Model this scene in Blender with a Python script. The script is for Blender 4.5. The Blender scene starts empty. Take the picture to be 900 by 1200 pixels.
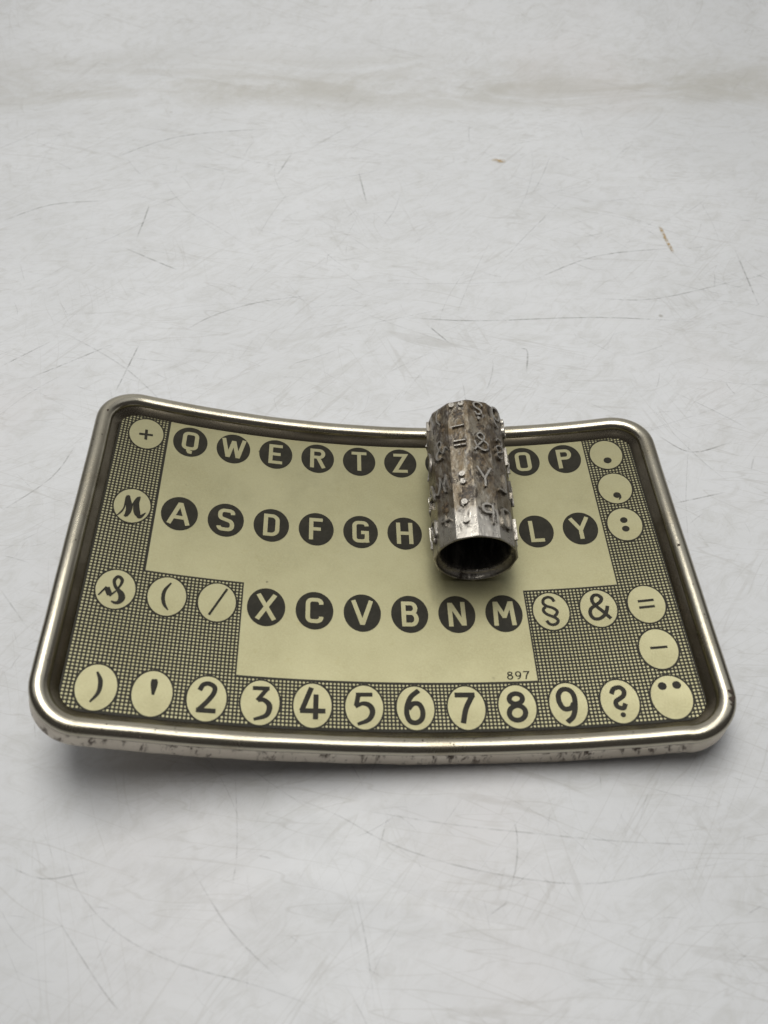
import bpy, bmesh, math, random
from mathutils import Matrix, Vector

S = 0.024                       # one row pitch of the index plate, in metres
CAM_H = 7.36 * S
scene = bpy.context.scene
COL = scene.collection

# ------------------------------------------------------------------ camera
cd = bpy.data.cameras.new('camera'); cam = bpy.data.objects.new('camera', cd); COL.objects.link(cam)
cam.location = (0, 0, CAM_H)
cam.rotation_euler = (math.radians(90 - 50.228), 0, 0)
cd.sensor_fit = 'VERTICAL'; cd.sensor_height = 24.0; cd.sensor_width = 18.0
cd.lens = 24.0 * 1009.37 / 1200.0
cd.clip_start = 0.01; cd.clip_end = 50
scene.camera = cam
cd.dof.use_dof = True; cd.dof.focus_distance = 0.235; cd.dof.aperture_fstop = 16

# ------------------------------------------------------------------ world and lamps
w = bpy.data.worlds.new('World'); scene.world = w; w.use_nodes = True
bg = w.node_tree.nodes['Background']
bg.inputs[0].default_value = (1.0, 0.95, 0.93, 1); bg.inputs[1].default_value = 0.075

def area(name, loc, target, size, sy, power, colour):
    l = bpy.data.lights.new(name, 'AREA'); l.shape = 'RECTANGLE'; l.size = size; l.size_y = sy
    l.energy = power; l.color = colour
    o = bpy.data.objects.new(name, l); COL.objects.link(o); o.location = loc
    o.rotation_euler = (Vector(target) - Vector(loc)).to_track_quat('-Z', 'Y').to_euler()
    return o
area('ceiling_lamp', (-0.04, 0.235, 0.62), (0, 0.25, 0), 0.44, 0.32, 2.8, (1.0, 0.975, 0.925))
area('bright_ceiling', (0.1, 1.15, 1.4), (0.1, 0.95, 0), 3.0, 2.0, 11.5, (0.95, 0.975, 1.0))

scene.view_settings.view_transform = 'Standard'
scene.view_settings.look = 'None'
scene.view_settings.exposure = 0.0
scene.view_settings.gamma = 1.0

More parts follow.
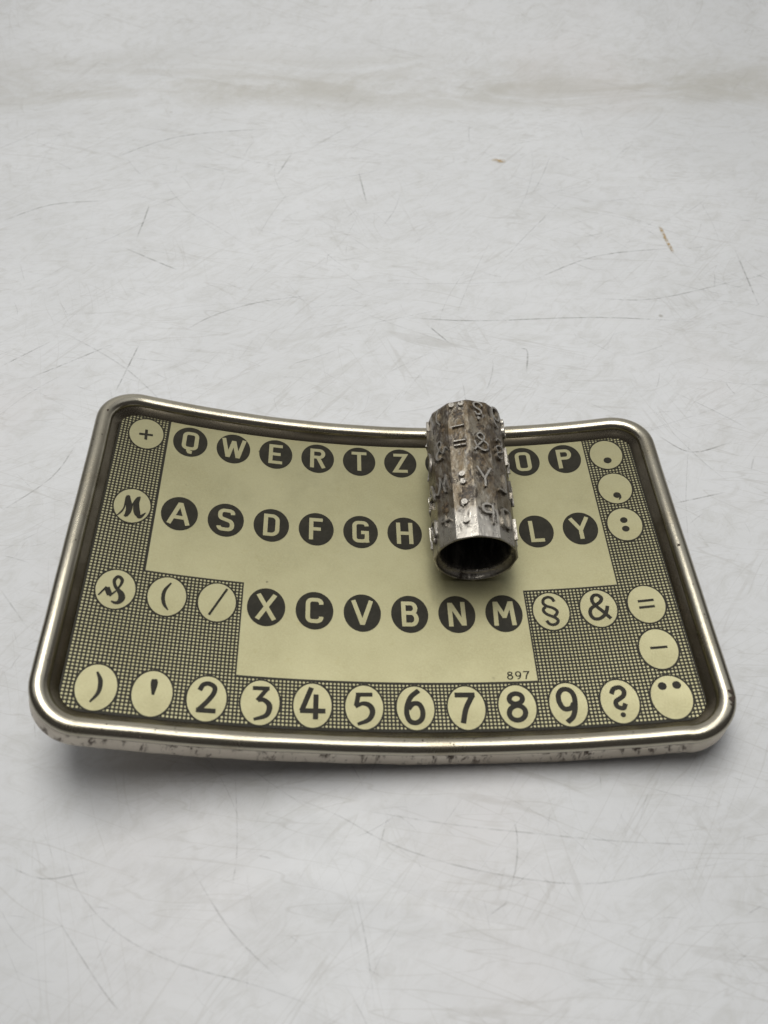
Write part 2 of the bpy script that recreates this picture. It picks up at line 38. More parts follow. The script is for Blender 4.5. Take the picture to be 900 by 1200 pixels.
# ------------------------------------------------------------------ data: glyph strokes in row pitches (x, y, width)
GLYPH = {"scriptm":[[[-0.1219,-0.15,0.0101],[-0.1166,-0.1416,0.0112],[-0.1111,-0.1333,0.0125],[-0.1056,-0.1249,0.0138],[-0.1003,-0.1165,0.0149],[-0.0954,-0.108,0.0158],[-0.0909,-0.0992,0.0164],[-0.0869,-0.0906,0.0164],[-0.0832,-0.0823,0.016],[-0.0798,-0.0738,0.0154],[-0.0768,-0.0649,0.0147],[-0.0743,-0.055,0.0141],[-0.0723,-0.0437,0.0139],[-0.0709,-0.0305,0.0139],[-0.0703,-0.0153,0.0141],[-0.0701,0.0009,0.0144],[-0.0701,0.017,0.0149],[-0.07,0.0321,0.0155],[-0.0695,0.0452,0.0164],[-0.0687,0.0564,0.0177],[-0.0679,0.0665,0.0196],[-0.067,0.0755,0.0217],[-0.0658,0.0836,0.0235],[-0.0644,0.0909,0.0248],[-0.0626,0.0975,0.0252],[-0.0603,0.1032,0.0245],[-0.0576,0.1076,0.0229],[-0.0545,0.1112,0.0208],[-0.0514,0.1145,0.0184],[-0.0482,0.1177,0.016],[-0.0452,0.1213,0.0139]],[[-0.0554,0.1158,0.0315],[-0.0544,0.1048,0.0357],[-0.0535,0.0938,0.0403],[-0.0527,0.0829,0.0448],[-0.0516,0.0719,0.049],[-0.0502,0.0611,0.0527],[-0.0483,0.0505,0.0554],[-0.0454,0.04,0.0572],[-0.0418,0.0296,0.0582],[-0.0379,0.0193,0.0587],[-0.0339,0.0091,0.0587],[-0.0305,-0.001,0.0584],[-0.028,-0.011,0.058],[-0.0263,-0.0209,0.0573],[-0.0251,-0.0307,0.0564],[-0.0244,-0.0404,0.0551],[-0.0241,-0.05,0.0537],[-0.0242,-0.0595,0.0521],[-0.0247,-0.0688,0.0504],[-0.0256,-0.0783,0.0487],[-0.0271,-0.0879,0.0468],[-0.0289,-0.0974,0.0448],[-0.031,-0.1065,0.0427],[-0.0333,-0.1148,0.0403],[-0.0357,-0.1222,0.0378],[-0.0382,-0.1283,0.035],[-0.041,-0.1334,0.032],[-0.044,-0.1378,0.0287],[-0.0471,-0.1418,0.0254],[-0.0502,-0.1458,0.0221],[-0.0531,-0.1501,0.0189]],[[-0.0351,-0.1437,0.0189],[-0.0317,-0.1336,0.018],[-0.0281,-0.1236,0.017],[-0.0246,-0.1137,0.016],[-0.0211,-0.1035,0.0151],[-0.0178,-0.0927,0.0143],[-0.0147,-0.081,0.0139],[-0.012,-0.0681,0.0137],[-0.0097,-0.0543,0.0137],[-0.0075,-0.0398,0.0139],[-0.0053,-0.0252,0.0143],[-0.0028,-0.0107,0.0147],[0.0002,0.0031,0.0151],[0.0038,0.0167,0.0156],[0.0078,0.0306,0.0163],[0.0122,0.0443,0.0171],[0.0166,0.0573,0.0178],[0.0209,0.0692,0.0185],[0.0248,0.0794,0.0189],[0.0284,0.0879,0.0192],[0.0318,0.095,0.0195],[0.0351,0.101,0.0197],[0.0383,0.106,0.0197],[0.0415,0.1103,0.0195],[0.0448,0.1142,0.0189],[0.0482,0.1173,0.0179],[0.0517,0.1194,0.0166],[0.0552,0.1208,0.015],[0.0586,0.1219,0.0133],[0.0621,0.123,0.0117],[0.0656,0.1244,0.0101]],[[0.048,0.1112,0.0315],[0.0461,0.1008,0.0336],[0.044,0.0905,0.0357],[0.0419,0.0803,0.0379],[0.04,0.07,0.04],[0.0385,0.0596,0.0421],[0.0376,0.049,0.0441],[0.0373,0.0383,0.0462],[0.0373,0.0276,0.0484],[0.0378,0.0167,0.0506],[0.0387,0.0057,0.0525],[0.0399,-0.0054,0.0542],[0.0416,-0.0165,0.0554],[0.0438,-0.0281,0.0564],[0.0465,-0.0402,0.0572],[0.0496,-0.0525,0.0576],[0.053,-0.0643,0.0576],[0.0564,-0.0755,0.057],[0.0599,-0.0854,0.0554],[0.0634,-0.094,0.0528],[0.0671,-0.1014,0.0492],[0.0709,-0.1081,0.045],[0.0748,-0.1144,0.0404],[0.0786,-0.1208,0.0358],[0.0824,-0.1274,0.0315]],[[0.0676,-0.1199,0.0378],[0.0714,-0.1208,0.0379],[0.0751,-0.122,0.0383],[0.0789,-0.1233,0.0386],[0.0826,-0.1241,0.0387],[0.0864,-0.1244,0.0385],[0.0901,-0.1235,0.0378],[0.0937,-0.1217,0.0365],[0.0972,-0.1191,0.0347],[0.1007,-0.1158,0.0326],[0.1042,-0.112,0.0302],[0.1079,-0.1076,0.0277],[0.1118,-0.1027,0.0252],[0.1159,-0.0971,0.0226],[0.1202,-0.0908,0.0197],[0.1246,-0.0838,0.0167],[0.1291,-0.0767,0.0136],[0.1336,-0.0695,0.0106],[0.138,-0.0625,0.0076]]],"scripts":[[[-0.1381,-0.0915,0.0135],[-0.081,0.0103,0.0191]],[[-0.0791,0.0044,0.0461],[-0.0411,-0.0729,0.0461]],[[-0.0428,-0.0844,0.0191],[0.0114,-0.0141,0.0135]],[[0.0221,0.0144,0.0169],[0.0256,0.0236,0.018],[0.0294,0.0329,0.0191],[0.0332,0.0422,0.0203],[0.0367,0.0515,0.0214],[0.0396,0.0604,0.0225],[0.0416,0.0689,0.0236],[0.0429,0.0772,0.0247],[0.0439,0.0852,0.0258],[0.0442,0.093,0.0268],[0.0438,0.1004,0.0278],[0.0424,0.1072,0.0286],[0.0398,0.1134,0.0292],[0.0355,0.1195,0.0296],[0.0297,0.1258,0.0297],[0.0228,0.1315,0.0296],[0.0156,0.1359,0.0295],[0.0086,0.1384,0.0294],[0.0025,0.1384,0.0292],[-0.0032,0.1352,0.0291],[-0.0091,0.1294,0.0289],[-0.0147,0.1217,0.0287],[-0.0196,0.1128,0.0285],[-0.0232,0.1035,0.0283],[-0.0252,0.0944,0.0281],[-0.0254,0.0849,0.0278],[-0.0239,0.0745,0.0274],[-0.0213,0.0636,0.027],[-0.0179,0.0528,0.0267],[-0.0139,0.0426,0.0266],[-0.0099,0.0336,0.027],[-0.0055,0.026,0.0277],[-0.0004,0.0194,0.0286],[0.0052,0.0134,0.0299],[0.011,0.0076,0.0313],[0.0169,0.0018,0.033],[0.0226,-0.0045,0.0348],[0.0283,-0.011,0.0372],[0.0344,-0.0176,0.04],[0.0406,-0.0243,0.043],[0.0464,-0.0311,0.046],[0.0516,-0.0382,0.0486],[0.0559,-0.0454,0.0506],[0.0594,-0.0531,0.0521],[0.0624,-0.0611,0.0533],[0.0648,-0.0692,0.0542],[0.0664,-0.0774,0.0546],[0.0672,-0.0855,0.0544],[0.0669,-0.0934,0.0534],[0.0654,-0.1014,0.0513],[0.0627,-0.1097,0.0481],[0.0591,-0.1178,0.0443],[0.055,-0.1255,0.0403],[0.0505,-0.1321,0.0366],[0.0461,-0.1374,0.0337],[0.0415,-0.1412,0.0317],[0.0366,-0.1439,0.0302],[0.0313,-0.1455,0.0289],[0.0259,-0.1464,0.0278],[0.0204,-0.1468,0.0267],[0.015,-0.1468,0.0253],[0.0096,-0.1461,0.0236],[0.0042,-0.1445,0.0219],[-0.0013,-0.1424,0.0201],[-0.0068,-0.14,0.0183],[-0.0124,-0.1376,0.0164],[-0.0179,-0.1355,0.0146]]],"sec":[[[0.0471,0.109,0.0278],[0.0441,0.1162,0.0278],[0.0414,0.1238,0.0278],[0.0386,0.1315,0.0278],[0.0356,0.1387,0.0278],[0.0321,0.1453,0.0278],[0.0278,0.1507,0.0278],[0.0227,0.1551,0.0278],[0.017,0.1588,0.0278],[0.0107,0.1619,0.0278],[0.0041,0.164,0.0278],[-0.0026,0.1652,0.0278],[-0.0093,0.1653,0.0278],[-0.0165,0.1642,0.0278],[-0.0242,0.162,0.0278],[-0.0322,0.1589,0.0278],[-0.0397,0.1549,0.0278],[-0.0465,0.1502,0.0278],[-0.0519,0.1449,0.0278],[-0.0562,0.1386,0.0278],[-0.0599,0.131,0.0278],[-0.0627,0.1227,0.0278],[-0.0645,0.1142,0.0278],[-0.0652,0.106,0.0278],[-0.0646,0.0986,0.0278],[-0.0625,0.092,0.0278],[-0.059,0.0856,0.0278],[-0.0545,0.0796,0.0278],[-0.049,0.0739,0.0278],[-0.0428,0.0685,0.0278],[-0.0363,0.0634,0.0278],[-0.0288,0.059,0.0278],[-0.0201,0.0553,0.0278],[-0.0108,0.0518,0.0278],[-0.0013,0.0484,0.0278],[0.0078,0.0446,0.0278],[0.016,0.0402,0.0278],[0.0238,0.0349,0.0278],[0.0316,0.0291,0.0278],[0.039,0.0229,0.0278],[0.0456,0.0166,0.0278],[0.0511,0.0104,0.0278],[0.055,0.0045,0.0278],[0.0571,-0.0012,0.0278],[0.0578,-0.0068,0.0278],[0.0574,-0.0124,0.0278],[0.0561,-0.0178,0.0278],[0.0541,-0.0231,0.0278],[0.0519,-0.0283,0.0278],[0.049,-0.0333,0.0278],[0.0453,-0.0382,0.0278],[0.0409,-0.0429,0.0278],[0.0363,-0.0476,0.0278],[0.0317,-0.0522,0.0278],[0.0273,-0.0569,0.0278]],[[-0.0472,0.0508,0.0278],[-0.051,0.0478,0.0278],[-0.0552,0.0451,0.0278],[-0.0594,0.0424,0.0278],[-0.0632,0.0394,0.0278],[-0.0665,0.0361,0.0278],[-0.069,0.0321,0.0278],[-0.0708,0.0275,0.0278],[-0.0723,0.0223,0.0278],[-0.0731,0.0166,0.0278],[-0.0732,0.0108,0.0278],[-0.0725,0.0049,0.0278],[-0.0707,-0.0009,0.0278],[-0.0677,-0.0066,0.0278],[-0.0637,-0.0125,0.0278],[-0.0588,-0.0185,0.0278],[-0.0532,-0.0244,0.0278],[-0.047,-0.0301,0.0278],[-0.0404,-0.0356,0.0278],[-0.0329,-0.0408,0.0278],[-0.0245,-0.0456,0.0278],[-0.0154,-0.0503,0.0278],[-0.0063,-0.055,0.0278],[0.0025,-0.0598,0.0278],[0.0105,-0.065,0.0278],[0.0182,-0.0705,0.0278],[0.0262,-0.0762,0.0278],[0.0338,-0.082,0.0278],[0.0405,-0.088,0.0278],[0.0458,-0.094,0.0278],[0.0491,-0.1001,0.0278],[0.0504,-0.1066,0.0278],[0.0501,-0.1134,0.0278],[0.0483,-0.1204,0.0278],[0.0454,-0.1271,0.0278],[0.0417,-0.1332,0.0278],[0.0374,-0.1383,0.0278],[0.0322,-0.1427,0.0278],[0.0257,-0.1467,0.0278],[0.0184,-0.15,0.0278],[0.0107,-0.1527,0.0278],[0.0031,-0.1544,0.0278],[-0.0038,-0.1551,0.0278],[-0.0103,-0.1547,0.0278],[-0.0168,-0.1532,0.0278],[-0.0232,-0.1508,0.0278],[-0.0293,-0.1477,0.0278],[-0.0349,-0.1441,0.0278],[-0.04,-0.14,0.0278],[-0.0442,-0.1352,0.0278],[-0.0478,-0.1295,0.0278],[-0.0509,-0.1232,0.0278],[-0.0538,-0.1166,0.0278],[-0.0566,-0.11,0.0278],[-0.0598,-0.1038,0.0278]]],"amp":[[[0.0953,-0.1279,0.0325],[0.0858,-0.1141,0.0325],[0.0765,-0.1004,0.0325],[0.0671,-0.0866,0.0325],[0.0575,-0.0727,0.0325],[0.0476,-0.0586,0.0325],[0.0372,-0.0441,0.0325],[0.0255,-0.0289,0.0325],[0.0125,-0.0128,0.0325],[-0.0009,0.0035,0.0325],[-0.0137,0.0194,0.0325],[-0.0249,0.0346,0.0325],[-0.0336,0.0483,0.0325],[-0.0396,0.0606,0.0325],[-0.0437,0.0719,0.0325],[-0.0462,0.0822,0.0325],[-0.0473,0.0919,0.0325],[-0.0474,0.101,0.0325],[-0.0466,0.1097,0.0325],[-0.0446,0.1182,0.0325],[-0.0411,0.1263,0.0325],[-0.0365,0.1339,0.0325],[-0.0312,0.1406,0.0325],[-0.0256,0.1463,0.0325],[-0.0199,0.1505,0.0325],[-0.014,0.1533,0.0325],[-0.0074,0.155,0.0325],[-0.0005,0.1555,0.0325],[0.0065,0.155,0.0325],[0.0132,0.1535,0.0325],[0.0193,0.1509,0.0325],[0.0253,0.1471,0.0325],[0.0315,0.1418,0.0325],[0.0375,0.1355,0.0325],[0.0426,0.1286,0.0325],[0.0463,0.1215,0.0325],[0.048,0.1145,0.0325],[0.0477,0.1074,0.0325],[0.0459,0.1,0.0325],[0.0428,0.0923,0.0325],[0.0383,0.0845,0.0325],[0.0327,0.0769,0.0325],[0.026,0.0696,0.0325],[0.0176,0.0625,0.0325],[0.0072,0.0555,0.0325],[-0.0044,0.0486,0.0325],[-0.0162,0.0418,0.0325],[-0.0274,0.0352,0.0325],[-0.0372,0.0287,0.0325],[-0.0459,0.0226,0.0325],[-0.054,0.0171,0.0325],[-0.0616,0.0118,0.0325],[-0.0685,0.0061,0.0325],[-0.0745,-0.0001,0.0325],[-0.0794,-0.0074,0.0325],[-0.0835,-0.0159,0.0325],[-0.0867,-0.0256,0.0325],[-0.0891,-0.0358,0.0325],[-0.0905,-0.0462,0.0325],[-0.0909,-0.0563,0.0325],[-0.0902,-0.0657,0.0325],[-0.0883,-0.0747,0.0325],[-0.0852,-0.084,0.0325],[-0.0811,-0.093,0.0325],[-0.0761,-0.1012,0.0325],[-0.0704,-0.1082,0.0325],[-0.064,-0.1136,0.0325],[-0.0566,-0.1174,0.0325],[-0.0482,-0.12,0.0325],[-0.0389,-0.1214,0.0325],[-0.0293,-0.1216,0.0325],[-0.0195,-0.1206,0.0325],[-0.01,-0.1183,0.0325],[-0.0004,-0.1143,0.0325],[0.0098,-0.1087,0.0325],[0.02,-0.1019,0.0325],[0.03,-0.0941,0.0325],[0.0392,-0.086,0.0325],[0.0471,-0.0778,0.0325],[0.0539,-0.0692,0.0325],[0.0598,-0.0597,0.0325],[0.0649,-0.0497,0.0325],[0.0693,-0.0398,0.0325],[0.0733,-0.0302,0.0325],[0.0769,-0.0215,0.0325],[0.0799,-0.0138,0.0325],[0.0821,-0.0067,0.0325],[0.0838,0.0,0.0325],[0.0852,0.0065,0.0325],[0.0866,0.013,0.0325],[0.0883,0.0197,0.0325]]],"2":[[[-0.0676,0.0733,0.0386],[-0.0639,0.0826,0.0386],[-0.0606,0.0925,0.0386],[-0.0572,0.1025,0.0386],[-0.0535,0.1119,0.0386],[-0.049,0.1203,0.0386],[-0.0435,0.1271,0.0386],[-0.0367,0.1326,0.0386],[-0.0287,0.1372,0.0386],[-0.02,0.1407,0.0386],[-0.011,0.1431,0.0386],[-0.002,0.1442,0.0386],[0.0067,0.1438,0.0386],[0.0157,0.1418,0.0386],[0.0254,0.1382,0.0386],[0.0351,0.1333,0.0386],[0.0441,0.1273,0.0386],[0.0516,0.1207,0.0386],[0.057,0.1136,0.0386],[0.0604,0.106,0.0386],[0.0623,0.0976,0.0386],[0.0628,0.0886,0.0386],[0.0619,0.0789,0.0386],[0.0597,0.0684,0.0386],[0.0562,0.0571,0.0386],[0.0512,0.0448,0.0386],[0.0444,0.0313,0.0386],[0.0363,0.0172,0.0386],[0.0273,0.0027,0.0386],[0.0178,-0.0118,0.0386],[0.0081,-0.026,0.0386],[-0.002,-0.0399,0.0386],[-0.013,-0.0539,0.0386],[-0.0244,-0.0679,0.0386],[-0.0362,-0.0819,0.0386],[-0.0479,-0.0958,0.0386],[-0.0593,-0.1097,0.0386]],[[-0.0818,-0.115,0.0386],[0.0863,-0.1128,0.0386]]],"3":[[[-0.0727,0.1357,0.0345],[0.0768,0.1401,0.0345]],[[0.0543,0.1351,0.0345],[-0.0264,0.0174,0.0345]],[[-0.0207,0.0228,0.0345],[-0.0122,0.0239,0.035],[-0.0037,0.0256,0.0354],[0.0048,0.0273,0.0358],[0.0133,0.0284,0.0363],[0.0217,0.0283,0.0369],[0.03,0.0264,0.0376],[0.0386,0.0224,0.0385],[0.0475,0.0168,0.0397],[0.0564,0.0101,0.0409],[0.0646,0.0025,0.0421],[0.0717,-0.0054,0.0432],[0.0771,-0.0133,0.0439],[0.0808,-0.0212,0.0443],[0.0833,-0.0295,0.0446],[0.0847,-0.0381,0.0447],[0.085,-0.047,0.0446],[0.0843,-0.0561,0.0443],[0.0827,-0.0654,0.0439],[0.0807,-0.075,0.0433],[0.0781,-0.0851,0.0425],[0.0746,-0.0955,0.0416],[0.0696,-0.1057,0.0405],[0.0626,-0.1153,0.0392],[0.0531,-0.1241,0.0376],[0.0404,-0.1319,0.0357],[0.0246,-0.1389,0.0335],[0.0069,-0.1454,0.031],[-0.0117,-0.1517,0.0285],[-0.0303,-0.158,0.0259],[-0.0479,-0.1646,0.0235]]],"4":[[[-0.013,0.1735,0.0412],[-0.0959,-0.0585,0.0412]],[[-0.111,-0.056,0.0412],[0.1157,-0.0518,0.0412]],[[0.0297,0.1078,0.0412],[0.0277,-0.1342,0.0412]]],"5":[[[-0.0743,0.121,0.0352],[0.0763,0.1254,0.0352]],[[-0.0527,0.1183,0.0384],[-0.0727,0.0097,0.0384]],[[-0.079,-0.0005,0.0256],[-0.0681,0.006,0.0272],[-0.0572,0.0133,0.0288],[-0.0463,0.0206,0.0304],[-0.0353,0.0271,0.032],[-0.0245,0.0321,0.0336],[-0.0139,0.0349,0.0352],[-0.003,0.0355,0.0369],[0.0081,0.0344,0.0388],[0.0192,0.0319,0.0406],[0.0297,0.0279,0.0423],[0.0392,0.0227,0.0438],[0.0473,0.0164,0.0448],[0.0544,0.0087,0.0454],[0.061,-0.0008,0.0458],[0.0666,-0.0114,0.0458],[0.0707,-0.0228,0.0456],[0.0732,-0.0346,0.0453],[0.0734,-0.0463,0.0448],[0.0716,-0.0584,0.0442],[0.0681,-0.0715,0.0434],[0.0628,-0.0849,0.0424],[0.0558,-0.098,0.0412],[0.047,-0.1104,0.0399],[0.0365,-0.1213,0.0384],[0.0235,-0.1307,0.0366],[0.0079,-0.1389,0.0346],[-0.0094,-0.1464,0.0324],[-0.0276,-0.1534,0.0301],[-0.0457,-0.1605,0.0278],[-0.063,-0.1679,0.0256]]],"6":[[[0.0386,0.1736,0.0419],[0.0255,0.1629,0.0419],[0.0119,0.1526,0.0419],[-0.0017,0.1424,0.0419],[-0.0147,0.1317,0.0419],[-0.0267,0.1203,0.0419],[-0.0372,0.1077,0.0419],[-0.0462,0.0935,0.0419],[-0.0542,0.0781,0.0419],[-0.0612,0.0619,0.0419],[-0.0672,0.0455,0.0419],[-0.0722,0.0294,0.0419],[-0.0763,0.0141,0.0419],[-0.0794,-0.0007,0.0419],[-0.0814,-0.0153,0.0419],[-0.0826,-0.0297,0.0419],[-0.0828,-0.0436,0.0419],[-0.0821,-0.0569,0.0419],[-0.0806,-0.0695,0.0419],[-0.0782,-0.0817,0.0419],[-0.0749,-0.0938,0.0419],[-0.0707,-0.1053,0.0419],[-0.0657,-0.1157,0.0419],[-0.0598,-0.1248,0.0419],[-0.0532,-0.132,0.0419],[-0.0452,-0.1374,0.0419],[-0.0359,-0.1414,0.0419],[-0.0257,-0.144,0.0419],[-0.0153,-0.1452,0.0419],[-0.0051,-0.1449,0.0419],[0.0043,-0.1431,0.0419],[0.0134,-0.1397,0.0419],[0.0226,-0.1345,0.0419],[0.0316,-0.1278,0.0419],[0.0399,-0.12,0.0419],[0.0471,-0.1112,0.0419],[0.0528,-0.1018,0.0419],[0.0571,-0.0912,0.0419],[0.0602,-0.079,0.0419],[0.0623,-0.0658,0.0419],[0.0633,-0.0524,0.0419],[0.0632,-0.0392,0.0419],[0.0621,-0.0269,0.0419],[0.0599,-0.015,0.0419],[0.0564,-0.0026,0.0419],[0.0518,0.0094,0.0419],[0.0464,0.0204,0.0419],[0.0402,0.0298,0.0419],[0.0335,0.0368,0.0419],[0.0258,0.0415,0.0419],[0.017,0.0444,0.0419],[0.0074,0.0456,0.0419],[-0.0024,0.0451,0.0419],[-0.0119,0.0432,0.0419],[-0.0207,0.0399,0.0419],[-0.0287,0.0345,0.0419],[-0.0363,0.0269,0.0419],[-0.0436,0.0177,0.0419],[-0.0508,0.0079,0.0419],[-0.0579,-0.0019,0.0419],[-0.0652,-0.011,0.0419]]],"7":[[[-0.0984,0.1282,0.0436],[0.0865,0.1257,0.0436]],[[0.0642,0.1226,0.0436],[0.0519,0.1,0.0436],[0.0392,0.0776,0.0436],[0.0265,0.0552,0.0436],[0.0143,0.0328,0.0436],[0.0031,0.0103,0.0436],[-0.0066,-0.0124,0.0436],[-0.0146,-0.0354,0.0436],[-0.0212,-0.0586,0.0436],[-0.0269,-0.082,0.0436],[-0.0321,-0.1053,0.0436],[-0.0372,-0.1285,0.0436],[-0.0428,-0.1516,0.0436]]],"8":[[[0.0556,0.0757,0.0421],[0.0505,0.06,0.0421],[0.04,0.0461,0.0421],[0.0251,0.0354,0.0421],[0.0073,0.0288,0.0421],[-0.0117,0.027,0.0421],[-0.03,0.0301,0.0421],[-0.0459,0.0379,0.0421],[-0.0579,0.0496,0.0421],[-0.0647,0.0641,0.0421],[-0.0656,0.08,0.0421],[-0.0606,0.0957,0.0421],[-0.0502,0.1097,0.0421],[-0.0353,0.1207,0.0421],[-0.0174,0.1274,0.0421],[0.0018,0.1293,0.0421],[0.0202,0.1261,0.0421],[0.0362,0.1181,0.0421],[0.0481,0.1062,0.0421],[0.0548,0.0916,0.0421],[0.0556,0.0757,0.0421]],[[0.0657,-0.0653,0.0421],[0.059,-0.0872,0.0421],[0.0458,-0.1067,0.0421],[0.0274,-0.1218,0.0421],[0.0056,-0.1311,0.0421],[-0.0175,-0.1338,0.0421],[-0.0397,-0.1295,0.0421],[-0.0589,-0.1188,0.0421],[-0.0731,-0.1025,0.0421],[-0.081,-0.0823,0.0421],[-0.0818,-0.0601,0.0421],[-0.0754,-0.038,0.0421],[-0.0623,-0.0182,0.0421],[-0.0439,-0.0028,0.0421],[-0.0218,0.0068,0.0421],[0.0015,0.0095,0.0421],[0.024,0.0052,0.0421],[0.0432,-0.0059,0.0421],[0.0574,-0.0225,0.0421],[0.0651,-0.043,0.0421],[0.0657,-0.0653,0.0421]]],"9":[[[0.0514,0.0106,0.042],[0.0456,0.0019,0.042],[0.0402,-0.0074,0.042],[0.0349,-0.0167,0.042],[0.0291,-0.0254,0.042],[0.0227,-0.0327,0.042],[0.0152,-0.0381,0.042],[0.0061,-0.0418,0.042],[-0.0046,-0.0445,0.042],[-0.016,-0.046,0.042],[-0.0273,-0.0458,0.042],[-0.0378,-0.0438,0.042],[-0.0467,-0.0396,0.042],[-0.0542,-0.0327,0.042],[-0.061,-0.0231,0.042],[-0.067,-0.0115,0.042],[-0.072,0.0011,0.042],[-0.0761,0.014,0.042],[-0.079,0.0264,0.042],[-0.0808,0.0389,0.042],[-0.0816,0.0523,0.042],[-0.0814,0.0659,0.042],[-0.0801,0.0793,0.042],[-0.0777,0.0919,0.042],[-0.0743,0.1032,0.042],[-0.0694,0.1135,0.042],[-0.0632,0.1234,0.042],[-0.0559,0.1325,0.042],[-0.0478,0.1404,0.042],[-0.0393,0.1467,0.042],[-0.0305,0.1509,0.042],[-0.021,0.1532,0.042],[-0.0105,0.1537,0.042],[0.0006,0.1526,0.042],[0.0114,0.15,0.042],[0.0215,0.1459,0.042],[0.0302,0.1405,0.042],[0.0378,0.1336,0.042],[0.0448,0.1253,0.042],[0.051,0.1156,0.042],[0.0563,0.1044,0.042],[0.0604,0.0919,0.042],[0.0631,0.0781,0.042],[0.0644,0.0623,0.042],[0.0643,0.0442,0.042],[0.0631,0.0247,0.042],[0.061,0.005,0.042],[0.0581,-0.0142,0.042],[0.0548,-0.0319,0.042],[0.0508,-0.0485,0.042],[0.0462,-0.0649,0.042],[0.0409,-0.0807,0.042],[0.0348,-0.0956,0.042],[0.0281,-0.1095,0.042],[0.0207,-0.122,0.042],[0.0123,-0.1328,0.042],[0.0028,-0.1419,0.042],[-0.0074,-0.15,0.042],[-0.0179,-0.1576,0.042],[-0.0283,-0.1652,0.042],[-0.0385,-0.1733,0.042]]],"?":[[[-0.0627,0.0774,0.0386],[-0.0577,0.086,0.0386],[-0.0531,0.0953,0.0386],[-0.0484,0.1045,0.0386],[-0.0435,0.1132,0.0386],[-0.0378,0.1208,0.0386],[-0.0311,0.1267,0.0386],[-0.0229,0.1311,0.0386],[-0.0133,0.1346,0.0386],[-0.003,0.1369,0.0386],[0.0073,0.138,0.0386],[0.0168,0.1378,0.0386],[0.025,0.1361,0.0386],[0.0321,0.1325,0.0386],[0.0389,0.1271,0.0386],[0.0449,0.1204,0.0386],[0.0499,0.1128,0.0386],[0.0536,0.1049,0.0386],[0.0556,0.0973,0.0386],[0.056,0.0895,0.0386],[0.0551,0.0812,0.0386],[0.0528,0.0727,0.0386],[0.0492,0.064,0.0386],[0.0441,0.0555,0.0386],[0.0374,0.0473,0.0386],[0.0278,0.0395,0.0386],[0.0151,0.032,0.0386],[0.0009,0.0246,0.0386],[-0.0131,0.0172,0.0386],[-0.0251,0.0096,0.0386],[-0.0333,0.0018,0.0386],[-0.038,-0.0068,0.0386],[-0.0403,-0.0159,0.0386],[-0.0407,-0.0252,0.0386],[-0.0395,-0.0341,0.0386],[-0.0368,-0.0422,0.0386],[-0.033,-0.0489,0.0386],[-0.0272,-0.0549,0.0386],[-0.019,-0.0604,0.0386],[-0.0094,-0.0651,0.0386],[0.0006,-0.0686,0.0386],[0.0099,-0.0702,0.0386],[0.0176,-0.0697,0.0386],[0.0235,-0.0662,0.0386],[0.0284,-0.06,0.0386],[0.0327,-0.0521,0.0386],[0.0367,-0.0432,0.0386],[0.0406,-0.0344,0.0386],[0.045,-0.0264,0.0386]],[[-0.017,-0.1337,0.0451],[0.0217,-0.1367,0.0451]]],"'":[[[0.0013,0.1372,0.0405],[0.002,0.1301,0.0431],[0.0026,0.1239,0.0464],[0.0033,0.1176,0.0496],[0.004,0.1106,0.0523],[0.0046,0.1019,0.0536],[0.0051,0.0909,0.0531],[0.0055,0.077,0.0503],[0.0058,0.0606,0.0455],[0.0061,0.0428,0.0395],[0.0063,0.0242,0.0329],[0.0066,0.0057,0.0262],[0.0069,-0.012,0.0202]]],"(":[[[0.021,0.1538,0.0143],[0.0127,0.1389,0.0168],[0.0039,0.1239,0.0195],[-0.0049,0.109,0.0222],[-0.0132,0.0942,0.0247],[-0.0203,0.0796,0.0269],[-0.0258,0.0653,0.0286],[-0.0297,0.0513,0.0298],[-0.0323,0.0375,0.0306],[-0.0339,0.0239,0.0311],[-0.0346,0.0105,0.0314],[-0.0345,-0.0027,0.0315],[-0.0338,-0.0158,0.0315],[-0.0323,-0.029,0.0315],[-0.0299,-0.0422,0.0315],[-0.0268,-0.0552,0.0313],[-0.023,-0.0679,0.0308],[-0.0187,-0.0801,0.03],[-0.0138,-0.0915,0.0286],[-0.0083,-0.102,0.0266],[-0.0018,-0.1116,0.0239],[0.0051,-0.1208,0.0209],[0.0124,-0.1297,0.0177],[0.0197,-0.1385,0.0145],[0.0267,-0.1477,0.0114]]],")":[[[-0.0149,0.1438,0.0173],[-0.0077,0.13,0.0205],[-0.0,0.1167,0.024],[0.0077,0.1033,0.0274],[0.0148,0.0897,0.0306],[0.0208,0.0753,0.0331],[0.0252,0.06,0.0347],[0.028,0.0433,0.0353],[0.03,0.0256,0.0351],[0.0308,0.0071,0.0342],[0.0303,-0.0114,0.033],[0.0284,-0.0296,0.0314],[0.0248,-0.0469,0.0297],[0.019,-0.0633,0.0278],[0.0111,-0.0791,0.0255],[0.0017,-0.0946,0.0229],[-0.0084,-0.1099,0.0202],[-0.0184,-0.1252,0.0175],[-0.0277,-0.1406,0.0149]]],"/":[[[0.0828,0.162,0.0203],[-0.0627,-0.1487,0.0203]]],"+":[[[-0.0742,-0.021,0.0262],[0.0675,-0.0056,0.0262]],[[-0.0068,0.0584,0.0262],[0.0031,-0.0872,0.0262]]],"=":[[[-0.0761,0.0388,0.0239],[0.0778,0.0404,0.0239]],[[-0.0782,-0.0338,0.0239],[0.0722,-0.0318,0.0239]]],"-":[[[-0.0745,0.0144,0.0226],[0.0828,0.0125,0.0226]]]}
DOTS = {".":[[0.001,-0.0871,0.0442]],",":[[0.0006,-0.0983,0.0397]],":":[[0.0008,0.0539,0.0383],[-0.0025,-0.0605,0.0383]],"..":[[-0.0579,0.1158,0.0391],[0.0702,0.1142,0.0391]]}
